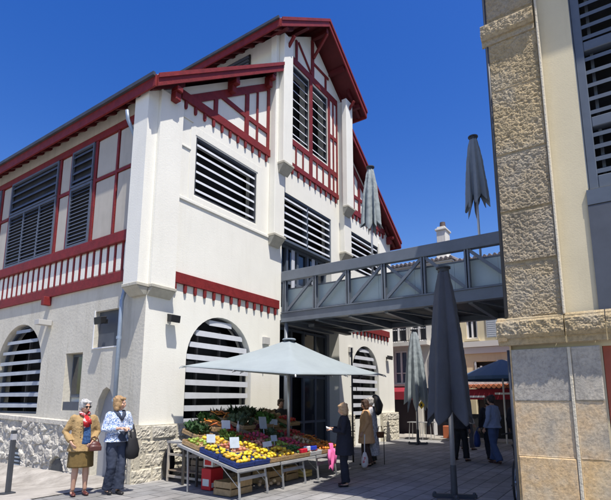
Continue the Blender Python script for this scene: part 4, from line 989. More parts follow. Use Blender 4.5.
b=MB(); b.tube([(-.12,-.04,.3),(-.12,.04,.3)],.08,14); b.bar((-.12,.06,.3),(.0,.06,.2),.02); b.bar((-.12,-.06,.3),(-.24,-.06,.4),.02); b.box(-.03,.05,.06,.14,.19,.21); b.build('crank',M['steel_dark'],t)
# ------------------------------------------------------------------ far buildings
def far_house(name,lab,x,ya,yb,h,m_,storeys,parent=None,wins=(),cat='building'):
    t=thing(name,lab,cat,(x,ya,0)); F=lambda u,d,z: Vector((-d,u,z)); L_=yb-ya
    holes=[[(a,c),(b_,c),(b_,e),(a,e)] for (a,b_,c,e,k) in wins]
    b=MB(); b.fpoly(F,[(0,-.3),(L_,-.3),(L_,h),(0,h)],-.35,0,holes); b.box(.352,9,0,.3,-.3,h); b.box(.352,9,L_-.3,L_,-.3,h); b.build('wall',m_,t)
    b=MB(); b.box(1.2,1.25,.3,L_-.3,-.2,h-.05); b.build('inner_partition',M['dark'],t)
    for (a,b_,c,e,k) in wins:
        f=MB()
        if k=='shop':
            f.fbox(F,a,b_,-.5,-.45,c,e); f.build('shopfront',plain('shop_dark',(.03,.02,.03),.4),t); continue
        f.fbox(F,a,a+.07,-.2,-.1,c,e); f.fbox(F,b_-.07,b_,-.2,-.1,c,e); f.fbox(F,a+.07,b_-.07,-.2,-.1,e-.07,e); f.fbox(F,a+.07,b_-.07,-.2,-.1,c,c+.07); f.fbox(F,(a+b_)/2-.04,(a+b_)/2+.04,-.2,-.09,c+.07,e-.07)
        if e-c>1.3: f.fbox(F,a+.07,b_-.07,-.19,-.11,c+(e-c)*.33-.02,c+(e-c)*.33+.02)
        fo=f.build('window',M['white'],t)
        g=MB(); g.fbox(F,a+.01,b_-.01,-.24,-.205,c,e); g.build('pane',plain('blue_glass',(.05,.08,.16),.1,spec=.8) if k=='blue' else M['glass'],fo)
        g=MB(); g.fbox(F,a-.08,b_+.08,.002,.09,c-.1,c-.01); g.build('sill',m_,fo)
        if k=='shut':
            for (p,q) in ((a-.5,a-.03),(b_+.03,b_+.5)):
                g=MB(); g.fbox(F,p,q,.01,.05,c,e)
                for i in range(int((e-c)/.09)): g.fbox(F,p+.05,q-.05,.051,.062,c+.05+i*.09,c+.1+i*.09)
                g.build('shutter',plain('pale_shutter',(.50,.53,.55),.6),fo)
    b=MB(); b.fbox(F,-.1,L_+.1,.002,.28,h-.28,h-.05); b.fbox(F,-.15,L_+.15,.002,.36,h-.049,h+.02); b.build('cornice',m_,t)
    b=MB(); b.hexa([(-.4,-.2,h+.03),(4.5,-.2,h+.6),(4.5,L_+.2,h+.6),(-.4,L_+.2,h+.03),(-.4,-.2,h+.12),(4.5,-.2,h+.72),(4.5,L_+.2,h+.72),(-.4,L_+.2,h+.12)])
    n=int(L_/.22)
    for k in range(n): b.tube([(-.44,-.1+k*.22,h+.12),(4.5,-.1+k*.22,h+.73)],.07,6)
    b.build('roof',plain('grey_tiles',(.25,.22,.21),.85,var=.25,vscale=6),t)
    return t,F
# directly beyond the hall: shop with red awning and balcony
t1,F=far_house('shop_house','pale town house with a balcony, blue window and red shop awning, beyond the hall',15.2,-1.95,5.5,8.0,M['house'],3,
   wins=[(1.35,2.15,4.36,6.3,'n'),(2.35,3.05,2.35,3.95,'blue'),(2.35,3.25,4.36,6.3,'n'),(4.5,5.4,4.36,6.3,'n'),(.35,1.7,.0,2.15,'shop'),(1.95,3.9,.0,2.2,'shop'),(.55,1.0,2.6,3.8,'n')])
b=MB()
b.fbox(F,1.15,3.7,.002,.55,4.12,4.3); b.build('balcony_slab',M['house'],t1)
b=MB()
for k in range(24): b.fbox(F,1.18+k*.108,1.195+k*.108,.5,.515,4.3,5.3)
b.fbox(F,1.15,3.7,.495,.525,5.3,5.34); b.fbox(F,1.15,3.7,.495,.52,4.36,4.385); b.build('balcony_railing',M['black'],t1)
b=MB(); b.hexa([F(1.75,.02,2.2),F(3.9,.02,2.2),F(3.9,.75,1.95),F(1.75,.75,1.95),F(1.75,.02,2.23),F(3.9,.02,2.23),F(3.9,.75,1.98),F(1.75,.75,1.98)]); b.fbox(F,1.75,3.9,.74,.76,1.62,1.96); b.build('awning',plain('red_canvas',(.25,.015,.03),.8,var=.1),t1)
b=MB(); b.fbox(F,2.0,3.7,.003,.06,2.24,2.33); b.build('shop_fascia',plain('pink_fascia',(.5,.2,.2)),t1)
b=MB(); b.fbox(F,1.02,1.14,.003,.12,0,4.0); b.build('pilaster',M['white'],t1)
# chimney
b=MB(); b.box(.3,1.0,.30,.74,7.9,9.75); b.box(.24,1.06,.24,.80,9.75,9.85); b.box(.32,.98,.32,.72,9.85,9.95); b.hexa([(.1,.1,7.6),(1.2,.1,7.6),(1.2,.95,7.6),(.1,.95,7.6),(.29,.29,8.6),(1.01,.29,8.6),(1.01,.75,8.6),(.29,.75,8.6)])
ch=b.build('chimney',M['house'],t1,bevel=.02)
b=MB(); b.tube([(.65,.52,9.9),(.65,.52,10.25)],[.16,.13],12); b.build('chimney_pot',plain('dark_pot',(.10,.07,.06)),ch)
# cream building behind the shoppers
t2,F=far_house('cream_house','cream building with pale shutters seen under the right end of the footbridge',15.6,-11.5,-2.0,7.9,M['cream'],3,
   wins=[(8.65,9.15,4.35,5.5,'n'),(7.3,7.75,4.35,5.7,'shut'),(4.3,5.2,4.35,5.9,'shut'),(1.5,2.4,4.35,5.9,'shut'),(5.2,8.9,.0,3.3,'shop'),(.5,4.6,0,3.0,'shop')])
b=MB(); b.fbox(F,0,9.5,.002,.18,3.95,4.2); b.fbox(F,0,9.5,.002,.1,3.66,3.94); b.build('string_course',plain('pale_trim',(.62,.60,.55)),t2)
b=MB()
for i in range(30):
    u=5.3+i*.12; b.fbox(F,u,u+.08,.003,.05,2.6+.25*random.random(),2.85+.5*random.random())
b.build('shop_display',plain('grey_display',(.42,.44,.46),.7,var=.5,vscale=5),t2)
# terracotta awning stall
t=thing('tiled_kiosk','dim kiosk with scalloped terracotta tile edge and red and white stripes','kiosk',(14.3,-5.2,0))
b=MB(); b.box(0,.9,0,3.4,2.14,2.22)
for k in range(17): b.tube([(-.06,.1+k*.2,2.16),(.9,.1+k*.2,2.24)],.09,8)
b.build('tile_edge',M['rust'],t)
b=MB(); b.box(.05,.1,.6,3.1,1.62,2.05); b.build('red_fascia',plain('red_canvas',(.45,.02,.04)),t)
b=MB(); b.box(.04,.049,.65,1.5,1.82,1.9); b.box(.04,.049,1.9,3.0,1.7,1.78); b.build('white_stripe',M['white'],t)
for y in (.05,3.3): 
    b=MB(); b.box(.1,.2,y,y+.1,0,2.14); b.build('post',M['steel_dark'],t)
b=MB(); b.box(.2,.9,.1,3.3,0,1.0); b.build('counter',M['dark'],t)
b=MB(); b.box(.02,.06,.2,3.2,2.25,2.62)
o=b.build('top_display',plain('mottled_display',(.45,.42,.42),.7,col2=(.75,.72,.72),vscale=9),t)
# blue parasol far right
t=thing('blue_umbrella','open dark blue umbrella above the terracotta kiosk edge, partly behind the sandstone corner','umbrella',(12.6,-4.4,0))
b=MB(); n=16; V=[[b.bm.verts.new((r*math.cos(2*PI*k/n),r*math.sin(2*PI*k/n),z)) for k in range(n)] for r,z in ((.05,3.1),(.8,2.8),(1.6,2.45),(1.62,2.33))]
for j in range(3):
    for k in range(n): b.bm.faces.new((V[j][k],V[j][(k+1)%n],V[j+1][(k+1)%n],V[j+1][k]))
o=b.build('canopy',M['canvas_blue'],t); o.modifiers.new('Solidify','SOLIDIFY').thickness=.01
b=MB(); b.tube([(0,0,0),(0,0,3.08)],.03,8); b.build('pole',M['alu'],t)
# terrace furniture by the shop
for i,(x,y,lab) in enumerate(((12.9,-.75,'small pale metal terrace table, left one, in front of the shop'),(13.0,-1.3,'small pale metal terrace table, right one, in front of the shop'))):
    t=thing('terrace_table',lab,'table',(x,y,0),0,'terrace tables by the shop'); b=MB(); b.box(-.25,.25,-.22,.22,.68,.71); b.build('tabletop',M['alu'],t)
    for a in (-.2,.2):
        for c_ in (-.18,.18):
            b=MB(); b.bar((a,c_,0),(a*.8,c_*.8,.68),.02); b.build('leg',M['alu'],t)
b=MB(); b.box(-.15,.15,-.2,.2,0,.5); tag(b.build('planter',plain('orange_box',(.42,.12,.05),.7),loc=(13.6,-1.95,.05),bevel=.02),'terracotta coloured box planter at the foot of the far house','planter')
t=thing('hanging_tag','small yellow diamond tag with a dark mark, hanging on the pale closed umbrella','tag',(10.6,-1.95,1.42))
b=MB(); b.hexa([(-.005,0,-.13),(-.005,.0,-.129),(.005,.0,-.129),(.005,0,-.13),(-.005,-.0,.13),(-.005,.001,.13),(.005,.001,.13),(.005,0,.13)]); 
b.fpoly(FS,[(0,-.15),(.12,0),(0,.15),(-.12,0)],0,.01); b.build('plate',plain('yellow_plate',(.75,.48,.03),.5),t)
b=MB(); b.fbox(FS,-.03,.03,.012,.016,-.05,.05); b.build('mark',M['black'],t)
# ------------------------------------------------------------------ people
M['skin']=mat('skin',(.56,.33,.23),.5,var=.06,vscale=12); M['skin_dim']=mat('dim_skin',(.42,.24,.17),.55,var=.06)  # second skin is a dimmer copy, with shade put into its colour
def remesh(o,v,sm_=4):
    r=o.modifiers.new('Remesh','REMESH'); r.mode='VOXEL'; r.voxel_size=v; r.use_smooth_shade=True
    s=o.modifiers.new('Smooth','SMOOTH'); s.iterations=sm_; s.factor=.5
def hand(b,w_,d,side,palm,s=1.,curl=.5):
    """w_: wrist point, d: forearm direction, palm: palm facing direction"""
    w_=Vector(w_); d=Vector(d).normalized(); palm=Vector(palm); palm=(palm-d*palm.dot(d)).normalized(); ac=d.cross(palm)*side
    b.tube([w_,w_+d*.03*s,w_+d*.085*s],[(.022*s,.016*s),(.036*s,.015*s),(.040*s,.013*s)],12,ref=ac)
    for i,L_ in enumerate((.066,.075,.070,.054)):
        off=ac*(.030-.0205*i)*s; p=w_+d*.08*s+off; c1=curl*(.6+.1*i)
        d1=(d*math.cos(c1)+palm*math.sin(c1)).normalized(); d2=(d*math.cos(c1*2.1)+palm*math.sin(c1*2.1)).normalized(); d3=(d*math.cos(c1*2.9)+palm*math.sin(c1*2.9)).normalized()
        q1=p+d1*L_*.45*s; q2=q1+d2*L_*.33*s; q3=q2+d3*L_*.25*s
        b.tube([p,q1,q2,q3],[.0095*s,.009*s,.0083*s,.006*s],8,ref=ac)
    p=w_+d*.03*s+ac*.026*s; dt=(ac*.75+d*.7+palm*.35).normalized(); q=p+dt*.038*s; q2=q+(d*.85+ac*.15+palm*.5).normalized()*.034*s
    b.tube([w_+d*.012*s+ac*.008*s,p,q,q2],[.012*s,.014*s,.0105*s,.007*s],8,ref=palm)
def person(lab,loc,rz_,H=1.62,skin='skin',arms=None,legs=None,head=(0,0),hair=((.12,.08,.05),'short'),top=None,bottom=None,shoes=(.05,.02,.02),vox=.009,group=None,stoop=0,glasses=False,bare_legs=False):
    """front faces -y. arms: {'R':(elbow,wrist,palm,curl),'L':...}; legs: {'R':(knee,ankle),..} in metres for 1.62 m"""
    t=thing('person',lab,'person',loc,rz_,group); k=H/1.62; V=lambda p: Vector(p)*k; sk=M[skin]
    hy=-.03-stoop; hc=V((0,hy,1.505)); 
    arms=arms or {'R':((-.235,.02,1.06),(-.22,-.1,.83),(1,0,0),.5),'L':((.235,.02,1.06),(.22,-.1,.83),(-1,0,0),.5)}
    legs=legs or {'R':((-.09,-.02,.46),(-.10,.02,.09)),'L':((.09,-.02,.46),(.10,.02,.09))}
    b=MB()
    b.tube([V(p) for p in ((0,0,.80),(0,0,.88),(0,-.005,1.0),(0,-stoop*.4,1.14),(0,-stoop*.7,1.27),(0,-stoop*.8,1.345),(0,-stoop*.85-.005,1.39))],[(.15*k,.1*k),(.165*k,.115*k),(.135*k,.1*k),(.15*k,.11*k),(.165*k,.105*k),(.12*k,.075*k),(.05*k,.05*k)],20)
    b.tube([V((0,-stoop*.8+.005,1.33)),V((0,hy+.015,1.45))],[(.055*k,.055*k),(.048*k,.05*k)],14)
    Rm=Matrix.Rotation(head[0],4,'Z')@Matrix.Rotation(head[1],4,'X')
    def hp(p): return hc+(Rm@Vector(p))*k
    def hb_(p,r): b.ball(hp(p),[v*k for v in r],16,Rm)
    hb_((0,.012,.028),(.073,.09,.083)); hb_((0,-.012,-.03),(.058,.066,.075)); hb_((0,-.045,-.078),(.03,.028,.024)); hb_((0,-.074,.018),(.05,.016,.015))
    b.tube([hp((0,-.078,.012)),hp((0,-.098,-.026)),hp((0,-.084,-.036))],[.009*k,.015*k,.012*k],8); hb_((-.074,.005,-.008),(.01,.018,.028)); hb_((.074,.005,-.008),(.01,.018,.028)); hb_((-.032,-.06,-.028),(.022,.02,.022)); hb_((.032,-.06,-.028),(.022,.02,.022)); hb_((0,-.077,-.056),(.022,.012,.011))
    for s_,sx in (('R',-1),('L',1)):
        e,w_,palm,curl=arms[s_]; sh=V((sx*.165,-stoop*.75,1.315)); e=V(e); w_=V(w_)
        b.tube([sh,sh.lerp(e,.5),e,e.lerp(w_,.35),w_],[.040*k,.038*k,.033*k,.033*k,.023*k],12); hand(b,w_,w_-e,sx if True else 1,palm,k,curl)
        kn,an=legs[s_]; hp_=V((sx*.085,0,.85)); kn=V(kn); an=V(an)
        b.tube([hp_,hp_.lerp(kn,.5),kn,kn.lerp(an,.3),kn.lerp(an,.65),an],[.083*k,.07*k,.052*k,.055*k,.042*k,.034*k],14)
        b.tube([an+Vector((0,.02,0)),an+V((0,.03,-.05)),an+V((sx*.01,-.11,-.065))],[(.034*k,.03*k),(.036*k,.03*k),(.032*k,.018*k)],10)
    body=b.build('body',sk,t,smooth=True); remesh(body,vox,3)
    # eyes, mouth
    for sx in (-1,1):
        b=MB(); b.ball(hp((sx*.030,-.0775,.004)),(.0115*k,.008*k,.0075*k),10,Rm); e_=b.build('eye',plain('eye_white',(.7,.68,.65),.3),body,smooth=True)
        b=MB(); b.ball(hp((sx*.030,-.083,.004)),(.0055*k,.0045*k,.0055*k),8,Rm); b.build('iris',plain('iris',(.05,.04,.03),.2),e_,smooth=True)
    b=MB(); b.ball(hp((0,-.0885,-.056)),(.021*k,.006*k,.0055*k),10,Rm); b.build('mouth',plain('lips',(.42,.12,.10),.45),body,smooth=True)
    if glasses:
        b=MB()
        for sx in (-1,1): b.ball(hp((sx*.034,-.086,.006)),(.028*k,.009*k,.021*k),12,Rm); b.bar(hp((sx*.062,-.078,.012)),hp((sx*.078,.01,.01)),.006)
        b.bar(hp((-.012,-.092,.012)),hp((.012,-.092,.012)),.006); b.build('sunglasses',M['black'],t,smooth=True)
    hcol,hst=hair; b=MB(); rnd=random.Random(int(hcol[0]*999))
    hb_((0,.022,.045),(.083,.094,.082)); hb_((0,.055,.0),(.077,.06,.085)) 
    for sx in (-1,1):
        hb_((sx*.05,.01,.03),(.037,.06,.06)); hb_((sx*.045,-.045,.08),(.038,.035,.026))
        if hst=='short': hb_((sx*.068,.03,-.02),(.022,.04,.045))
        if hst in('bob','long'):
            hb_((sx*.072,.012,-.03),(.026,.05,.065)); hb_((sx*.07,.02,-.085),(.03,.045,.05))
    if hst in('bob','long'): hb_((0,.06,-.07),(.075,.045,.075))
    for i in range(26):
        a=rnd.uniform(0,2*PI); e=rnd.uniform(.2,1.3); hb_((.078*math.cos(a)*math.cos(e),.03+.088*math.sin(a)*math.cos(e)*(1 if math.sin(a)>0 else .7),.045+.078*math.sin(e)),(.016,.016,.02))
    for i in range(150 if vox<.012 else 50):
        a=rnd.uniform(-PI*.28,PI*1.28); L_=(1.0 if hst=='bob' else .55)*rnd.uniform(.85,1.1); pts=[]
        wv=rnd.uniform(-.2,.2); fr=rnd.uniform(.96,1.08)
        for q in range(9):
            e=PI*.46-(PI*.46+.75*L_)*q/8; ce=math.cos(max(e,-.25)); zz=.045+.082*math.sin(max(e,-.05))-(max(0,-e)*.13)
            aa=a+wv*q/8+.05*math.sin(q*1.7+i); pts.append(hp((.081*ce*math.cos(aa)*fr,.018+.094*ce*math.sin(aa)*fr,zz)))
        b.tube(pts,.0048*k,5)
    ho=b.build('hair',plain('hair_%d'%int(hcol[0]*1000),hcol,.6,var=.3,vscale=30,bump=.5,bscale=90),t,smooth=True); remesh(ho,.0045 if vox<.012 else .009,1)
    # garments
    def legtube(r,z_end,b):
        for s_,sx in (('R',-1),('L',1)):
            kn,an=legs[s_]; h0=V((sx*.08,0,.87)); kn=V(kn); an=V(an); f=(kn.z-z_end*k)/(kn.z-an.z) if z_end<.4 else 1
            en=kn.lerp(an,f); 
            b.tube([h0,h0.lerp(kn,.5),kn,kn.lerp(en,.5),en],[r[0]*k,r[1]*k,r[2]*k,r[3]*k,r[4]*k],16)
    if bottom:
        kind,m_,zend=bottom; b=MB()
        if kind=='trousers':
            b.tube([V((0,0,.80)),V((0,0,.88)),V((0,0,1.0))],[(.165*k,.11*k),(.178*k,.127*k),(.15*k,.113*k)],20)
            legtube((.098,.088,.078,.082,.088),zend,b); o=b.build('trousers',m_,t,smooth=True); remesh(o,.012,3); tx=bpy.data.textures.get('folds') or bpy.data.textures.new('folds','CLOUDS'); tx.noise_scale=.11; dm=o.modifiers.new('Folds','DISPLACE'); dm.texture=tx; dm.strength=.03; dm.texture_coords='LOCAL'
        else:
            n=48; V_=[]
            for j in range(20):
                f=j/19; z=1.0-(1.0-zend)*f; row=[]
                for i in range(n):
                    th=2*PI*i/n; r=1+.035*f*math.sin(th*7+1)+.025*f*math.sin(th*11+f*2); rx=(.15+.045*min(1,f*2.5)+.012*f)*r; ry=(.115+.035*min(1,f*2.5)+.02*f)*r
                    row.append(b.bm.verts.new(V((rx*math.cos(th),ry*math.sin(th),z))))
                V_.append(row)
            for j in range(19):
                for i in range(n): b.bm.faces.new((V_[j][i],V_[j][(i+1)%n],V_[j+1][(i+1)%n],V_[j+1][i]))
            o=b.build('skirt',m_,t,smooth=True); o.modifiers.new('Solidify','SOLIDIFY').thickness=.008
    if top:
        nm,m_,zh,wide,slv=top; b=MB()
        hz=[(1.385,.065,.065),(1.345,.12,.085),(1.27,.188,.122),(1.14,.178*wide,.128*wide),(1.0,.172*wide,.13*wide),(.88,.195*wide,.145*wide)]
        if zh<.88:
            for q in range(1,4): f=q/3; hz.append((.88-(.88-zh)*f,(.195+.03*f)*wide,(.145+.03*f)*wide))
        else: hz[-1]=(zh,.19*wide,.14*wide)
        b.tube([V((0,-stoop*max(0,(z-.95)/.43)*.85,z)) for z,_,_ in hz],[(rx*k,ry*k) for _,rx,ry in hz],24)
        for s_,sx in (('R',-1),('L',1)):
            e,w_,_,_=arms[s_]; sh=V((sx*.135,-stoop*.75,1.30)); e=V(e); w_=V(w_); en=e.lerp(w_,slv)
            b.ball(V((sx*.158,-stoop*.75,1.30)),.070*k,12); b.tube([V((sx*.160,-stoop*.75,1.30)),V((sx*.165,-stoop*.75,1.315)).lerp(e,.5),e,e.lerp(en,.5),en],[.066*k,.062*k,.055*k,.052*k,.046*k],14)
        o=b.build(nm,m_,t,smooth=True); remesh(o,.011,4)
        dm=o.modifiers.new('Folds','DISPLACE'); tx=bpy.data.textures.get('folds') or bpy.data.textures.new('folds','CLOUDS'); tx.noise_scale=.11; dm.texture=tx; dm.strength=.022; dm.mid_level=.5; dm.texture_coords='LOCAL'
        d2=o.modifiers.new('Creases','DISPLACE'); t2_=bpy.data.textures.get('creases') or bpy.data.textures.new('creases','CLOUDS'); t2_.noise_scale=.035; d2.texture=t2_; d2.strength=.014; d2.mid_level=.5; d2.texture_coords='LOCAL'
    for s_,sx in (('R',-1),('L',1)):
        kn,an=legs[s_]; an=V(an); b=MB()
        b.tube([an+V((0,.045,-.052)),an+V((0,.03,-.058)),an+V((0,-.05,-.062)),an+V((sx*.008,-.13,-.07)),an+V((sx*.008,-.155,-.072))],[(.02*k,.022*k),(.036*k,.034*k),(.038*k,.028*k),(.036*k,.02*k),(.02*k,.012*k)],12); b.build('shoe',plain('shoe_%d'%int(shoes[0]*1000),shoes,.4),t,smooth=True)
    return t,V,hp,k
# pattern cloth
def pattern(name,c1,c2,scale,thr=.5):
    m=mat(name,c1,.85,col2=c2,vscale=scale,bump=.2,bscale=60); r=[n for n in m.node_tree.nodes if n.type=='VALTORGB'][0]; r.color_ramp.elements[0].position=thr-.03; r.color_ramp.elements[1].position=thr+.03; return m
mtan=plain('mustard_wool',(.37,.25,.115),.9,var=.1,bump=.3,bscale=60); molive=plain('olive_skirt_cloth',(.16,.105,.035),.9,var=.2,vscale=20)
mblue=pattern('blue_white_weave',(.12,.22,.46),(.72,.76,.82),58,.5); mnavy=plain('navy_cloth',(.035,.045,.075),.85,var=.15)
to=lambda dx,dy: math.atan2(dx,-dy)
def face(loc,tgt):   # rotation so that -y points at target
    return math.atan2(tgt[0]-loc[0],-(tgt[1]-loc[1]))
camxy=(-6.09,-8.23)
l1=(-1.32,-.26,0); 
p,V,hp,k=person('white haired person in sunglasses, mustard jacket, red scarf and skirt',l1,face(l1,camxy)+.25,1.60,
  arms={'R':((-.27,.06,1.07),(-.205,-.10,.90),(1,0,0),.5),'L':((.25,-.0,1.06),(.115,-.19,.90),(-1,.3,0),.9)},
  legs={'R':((-.085,-.03,.46),(-.09,.02,.09)),'L':((.085,-.02,.46),(.10,.0,.09))},head=(.35,.12),hair=((.42,.42,.41),'short'),top=('jacket',mtan,.74,1.06,.92),bottom=('skirt',molive,.47),shoes=(.09,.025,.02),glasses=True)
# blue shirt front, scarf, bag
b=MB(); b.grid(lambda a,c: V((-.0+.075*(a*2-1)*(.5+.5*c)+.03,-.148-.012*math.cos((a-.5)*2.6)-.012*math.sin(c*PI),1.32-.46*c)),10,16); o=b.build('shirt_front',pattern('blue_denim',(.02,.06,.16),(.05,.12,.28),30),p,smooth=True); o.modifiers.new('Solidify','SOLIDIFY').thickness=.02
red=pattern('red_white_scarf_cloth',(.45,.015,.02),(.75,.6,.6),14,.56)
b=MB(); b.tube([V((-.07,.0,1.40)),V((-.06,-.08,1.38)),V((0,-.13,1.345)),V((.06,-.08,1.38)),V((.07,.0,1.40)),V((0,.06,1.42)),V((-.07,.0,1.40))],[.028]*7,10); b.tube([V((0,-.13,1.345)),V((-.015,-.175,1.27)),V((.01,-.185,1.15))],[(.025,.02),(.045,.015),(.05,.012)],10); b.tube([V((.0,-.13,1.345)),V((.045,-.175,1.27)),V((.05,-.185,1.20))],[(.025,.02),(.035,.015),(.04,.012)],10)
b.build('scarf',red,p,smooth=True)
for z in (1.22,1.12,1.02):
    b=MB(); b.ball(V((-.07,-.15,z)),(.012,.008,.012),8); b.build('button',plain('button_brown',(.2,.1,.04)),p)
t=thing('handbag','small dark brown handbag held in front by the elderly person in the mustard jacket','handbag',p.location,p.rotation_euler[2])
b=MB(); b.ball(V((.15,-.23,.83)),(.105,.06,.085),16); b.box(.05,.25,-.30,-.17,.74,.82); o=b.build('bag_body',plain('brown_leather',(.09,.03,.025),.4),t,smooth=True); remesh(o,.012,4)
b=MB(); b.tube([V((.08,-.22,.88)),V((.10,-.2,.97)),V((.15,-.19,.99)),V((.2,-.2,.96)),V((.22,-.22,.88))],.009,8); b.build('strap',plain('brown_leather',(.09,.03,.025)),t,smooth=True)
l2=(-.93,-.68,0)
p,V,hp,k=person('blond person in blue and white patterned jacket and navy trousers',l2,face(l2,camxy)+.45,1.66,
  arms={'R':((-.24,.0,1.06),(-.06,-.2,1.09),(0,.2,-1),.8),'L':((.24,.0,1.06),(.08,-.2,1.08),(0,.2,-1),.8)},
  legs={'R':((-.08,-.03,.46),(-.06,.10,.10)),'L':((.085,-.05,.46),(.07,-.02,.09))},head=(.75,.02),hair=((.37,.23,.11),'bob'),top=('jacket',mblue,.86,1.06,.80),bottom=('trousers',mnavy,.08),shoes=(.02,.018,.02))
b=MB(); b.tube([V((-.075,-.03,1.385)),V((-.05,-.105,1.33)),V((-.0,-.14,1.22))],[(.03,.012),(.035,.014),(.016,.012)],8); b.tube([V((.075,-.03,1.385)),V((.05,-.105,1.33)),V((.0,-.14,1.22))],[(.03,.012),(.035,.014),(.016,.012)],8); b.build('collar',mnavy,p,smooth=True)
b=MB(); b.tube([V((-.045,-.17,1.0)),V((-.2,-.17,.97))],[(.006,.006),(.006,.006)],6) ; b.grid(lambda a,c: V((.02+.02*math.sin(c*9)+.13*(a-.5),-.155-.02*math.sin(a*PI),1.04-.17*c)),6,6); b.build('jacket_edge',mnavy,p,smooth=True)
t=thing('shoulder_bag','large soft black bag hanging from the forearm of the blond person','bag',p.location,p.rotation_euler[2])
b=MB(); b.tube([V((.20,-.14,1.02)),V((.21,-.15,.88)),V((.22,-.14,.72)),V((.22,-.13,.60)),V((.22,-.13,.56))],[(.03,.02),(.09,.04),(.13,.065),(.12,.06),(.05,.03)],16); b.tube([V((.14,-.16,1.1)),V((.17,-.16,.95)),V((.19,-.15,.85))],[.018,.02,.03],8); b.tube([V((.24,-.08,1.14)),V((.27,-.1,1.0)),V((.25,-.13,.8))],[.016,.02,.03],8)
b.build('bag_body',plain('black_cloth',(.015,.015,.018),.7,var=.2),t,smooth=True)
# shopper in black, looking at the stall (turned left)
l3=(1.98,-3.62,0); mblk=plain('black_wool',(.012,.014,.025),.85,var=.2)
p,V,hp,k=person('short blond person in dark navy coat reading a paper by the stall',l3,face(l3,(1.0,-2.0)),1.53,
  arms={'R':((-.23,-.03,1.08),(-.1,-.24,1.12),(0,.2,-1),.7),'L':((.23,-.03,1.06),(.09,-.24,1.1),(0,.2,-1),.7)},hair=((.45,.30,.17),'bob'),head=(.1,.25),top=('coat',mblk,.6,1.12,.95),bottom=('trousers',mblk,.08),shoes=(.01,.01,.012),skin='skin')
b=MB(); b.hexa([V(q) for q in ((-.09,-.36,1.13),(.09,-.36,1.13),(.09,-.27,1.11),(-.09,-.27,1.11),(-.09,-.37,1.16),(.09,-.37,1.16),(.09,-.27,1.12),(-.09,-.27,1.12))]); o=b.build('paper',M['white'],loc=p.location); o.rotation_euler=p.rotation_euler; tag(o,'folded white paper held by the short person in dark navy','paper')
# shopper in the long tan coat
l4=(4.68,-2.71,0); mtc=plain('camel_coat_cloth',(.60,.36,.19),.9,var=.12)
p,V,hp,k=person('dark haired person in a long camel coat seen from behind',l4,face(l4,(3.4,-.4)),1.6,
  legs={'R':((-.08,-.06,.46),(-.09,-.03,.09)),'L':((.08,.0,.46),(.09,.06,.09))},hair=((.06,.03,.02),'bob'),head=(.2,.1),top=('coat',mtc,.55,1.22,.95),bottom=('trousers',plain('dark_brown_cloth',(.05,.025,.02)),.08),shoes=(.02,.012,.01),vox=.012)
t=thing('shopping_bag','white and red plastic shopping bag held low beside the camel coat','bag',(4.05,-2.98,.05))
b=MB(); b.tube([(0,0,0),(0,0,.05),(0,0,.2),(0,0,.34)],[(.08,.05),(.12,.07),(.11,.07),(.05,.03)],14); b.build('bag_body',pattern('white_red_print',(.7,.7,.72),(.55,.03,.05),9,.58),t,smooth=True)
b=MB(); b.tube([(0,0,.33),(0,0,.52),(.02,0,.75)],.012,6); b.build('handle',M['white'],t)
# shopper in grey patterned coat with black wrap
l5=(4.98,-2.70,0); mg=pattern('grey_floral_cloth',(.30,.31,.35),(.5,.5,.54),26,.5)
p,V,hp,k=person('person in long grey patterned coat with a black bag over the shoulder',l5,face(l5,(4.6,-.4)),1.66,
  hair=((.40,.38,.36),'short'),head=(-.3,.1),top=('coat',mg,.22,1.12,.95),bottom=('trousers',plain('black_cloth2',(.02,.02,.022)),.08),shoes=(.015,.012,.012),vox=.012)
t=thing('shoulder_sack','big black soft bag slung high over the shoulder of the person in grey','bag',p.location,p.rotation_euler[2])
b=MB(); b.tube([V((-.22,.02,1.70)),V((-.16,.10,1.62)),V((-.02,.2,1.46)),V((.09,.22,1.28)),V((.12,.2,1.2))],[(.04,.03),(.11,.08),(.17,.1),(.14,.08),(.05,.03)],16); o=b.build('sack',M['black'],t,smooth=True)
b=MB(); b.tube([V((-.2,.0,1.66)),V((-.17,-.08,1.4)),V((-.1,-.14,1.1))],.012,6); b.build('strap',M['black'],t)
t=thing('walking_stick','thin dark walking stick held upright beside the person in grey','stick',(5.12,-2.98,0))
b=MB(); b.tube([(0,0,0),(0,0,.8),(.03,0,.86),(.08,0,.86)],.011,8); b.build('shaft',M['black'],t)
t=thing('basket','small brown wicker basket hanging beside the person in grey','basket',(5.04,-2.92,.66))
b=MB(); b.tube([(0,0,0),(0,0,.14)],[(.1,.07),(.14,.1)],16); b.build('body_weave',plain('wicker',(.16,.07,.03),.8,var=.3,vscale=40),t); b=MB(); b.tube([(-.13,0,.14),(-.08,0,.28),(.08,0,.28),(.13,0,.14)],.01,6); b.build('handle',plain('wicker',(.16,.07,.03)),t)
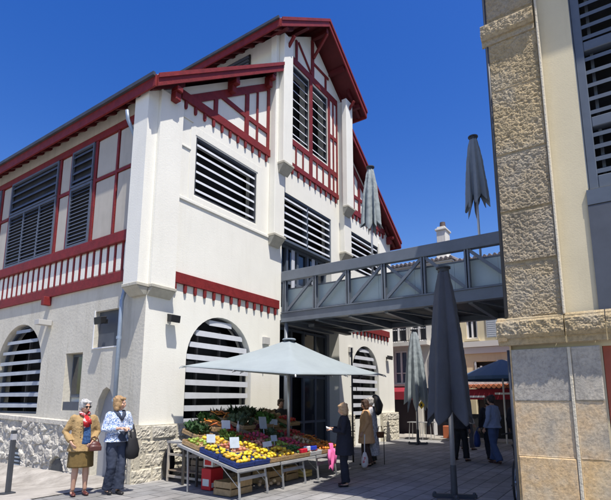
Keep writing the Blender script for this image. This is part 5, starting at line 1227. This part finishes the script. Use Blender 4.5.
# vendor behind the stall
l6=(4.1,-.45,0)
person('vendor in dark clothes standing in the shade behind the stall',l6,face(l6,(1,-5)),1.62,top=('jacket',plain('dark_olive_cloth',(.03,.03,.03)),.8,1.05,.95),bottom=('trousers',mnavy,.08),hair=((.05,.03,.02),'short'),skin='skin_dim',vox=.013)
# distant shoppers under the bridge
far=[((6.87,-4.40,0),1.62,(.015,.015,.02),(.012,.012,.015),(.05,.04,.03),'person in black trousers, mostly hidden behind the folded dark umbrella',1.2),
     ((7.45,-5.03,0),1.66,(.02,.02,.025),(.015,.015,.02),(.04,.03,.02),'person in dark clothes beside a blue bag and a pale blue shirt',2.2),
     ((6.85,-5.27,0),1.72,(.20,.25,.38),(.05,.08,.17),(.03,.02,.02),'person in pale blue shirt and jeans seen from behind in shade',2.8),
     ((7.4,-5.78,0),1.68,(.03,.03,.035),(.02,.02,.025),(.03,.02,.02),'person in dark grey beside the sandstone corner',1.8),
     ((9.9,-3.75,0),1.6,(.5,.48,.45),(.08,.08,.1),(.1,.06,.04),'distant person in a whitish top crossing in front of the kiosk',.9)]
for i,(l,h,tc_,bc,hc_,lab,rz_) in enumerate(far):
    person(lab,l,rz_,h,top=('shirt' if i in(2,4) else 'jacket',plain('far_top_%d'%i,tc_,.85,var=.1),.84,1.04,.9),bottom=('trousers',plain('far_bottom_%d'%i,bc,.85),.08),hair=(hc_,'short'),skin='skin_dim',vox=.015,
      legs={'R':((-.09,-.08,.46),(-.09,-.10,.09)),'L':((.09,.02,.46),(.09,.16,.11))})
t=thing('blue_bag','deep blue carrier bag hanging beside the dark clothed person under the bridge','bag',(7.3,-4.72,.35))
b=MB(); b.tube([(0,0,0),(0,0,.08),(0,0,.3),(0,0,.42)],[(.1,.06),(.15,.09),(.14,.08),(.05,.03)],14); b.build('bag_body',plain('blue_plastic',(.02,.05,.2),.5),t,smooth=True)
b=MB(); b.tube([(0,0,.42),(.02,-.03,.5),(.1,-.1,.52)],.012,6); b.build('handle',plain('blue_plastic',(.02,.05,.2)),t)
print('fruit objects',tot)
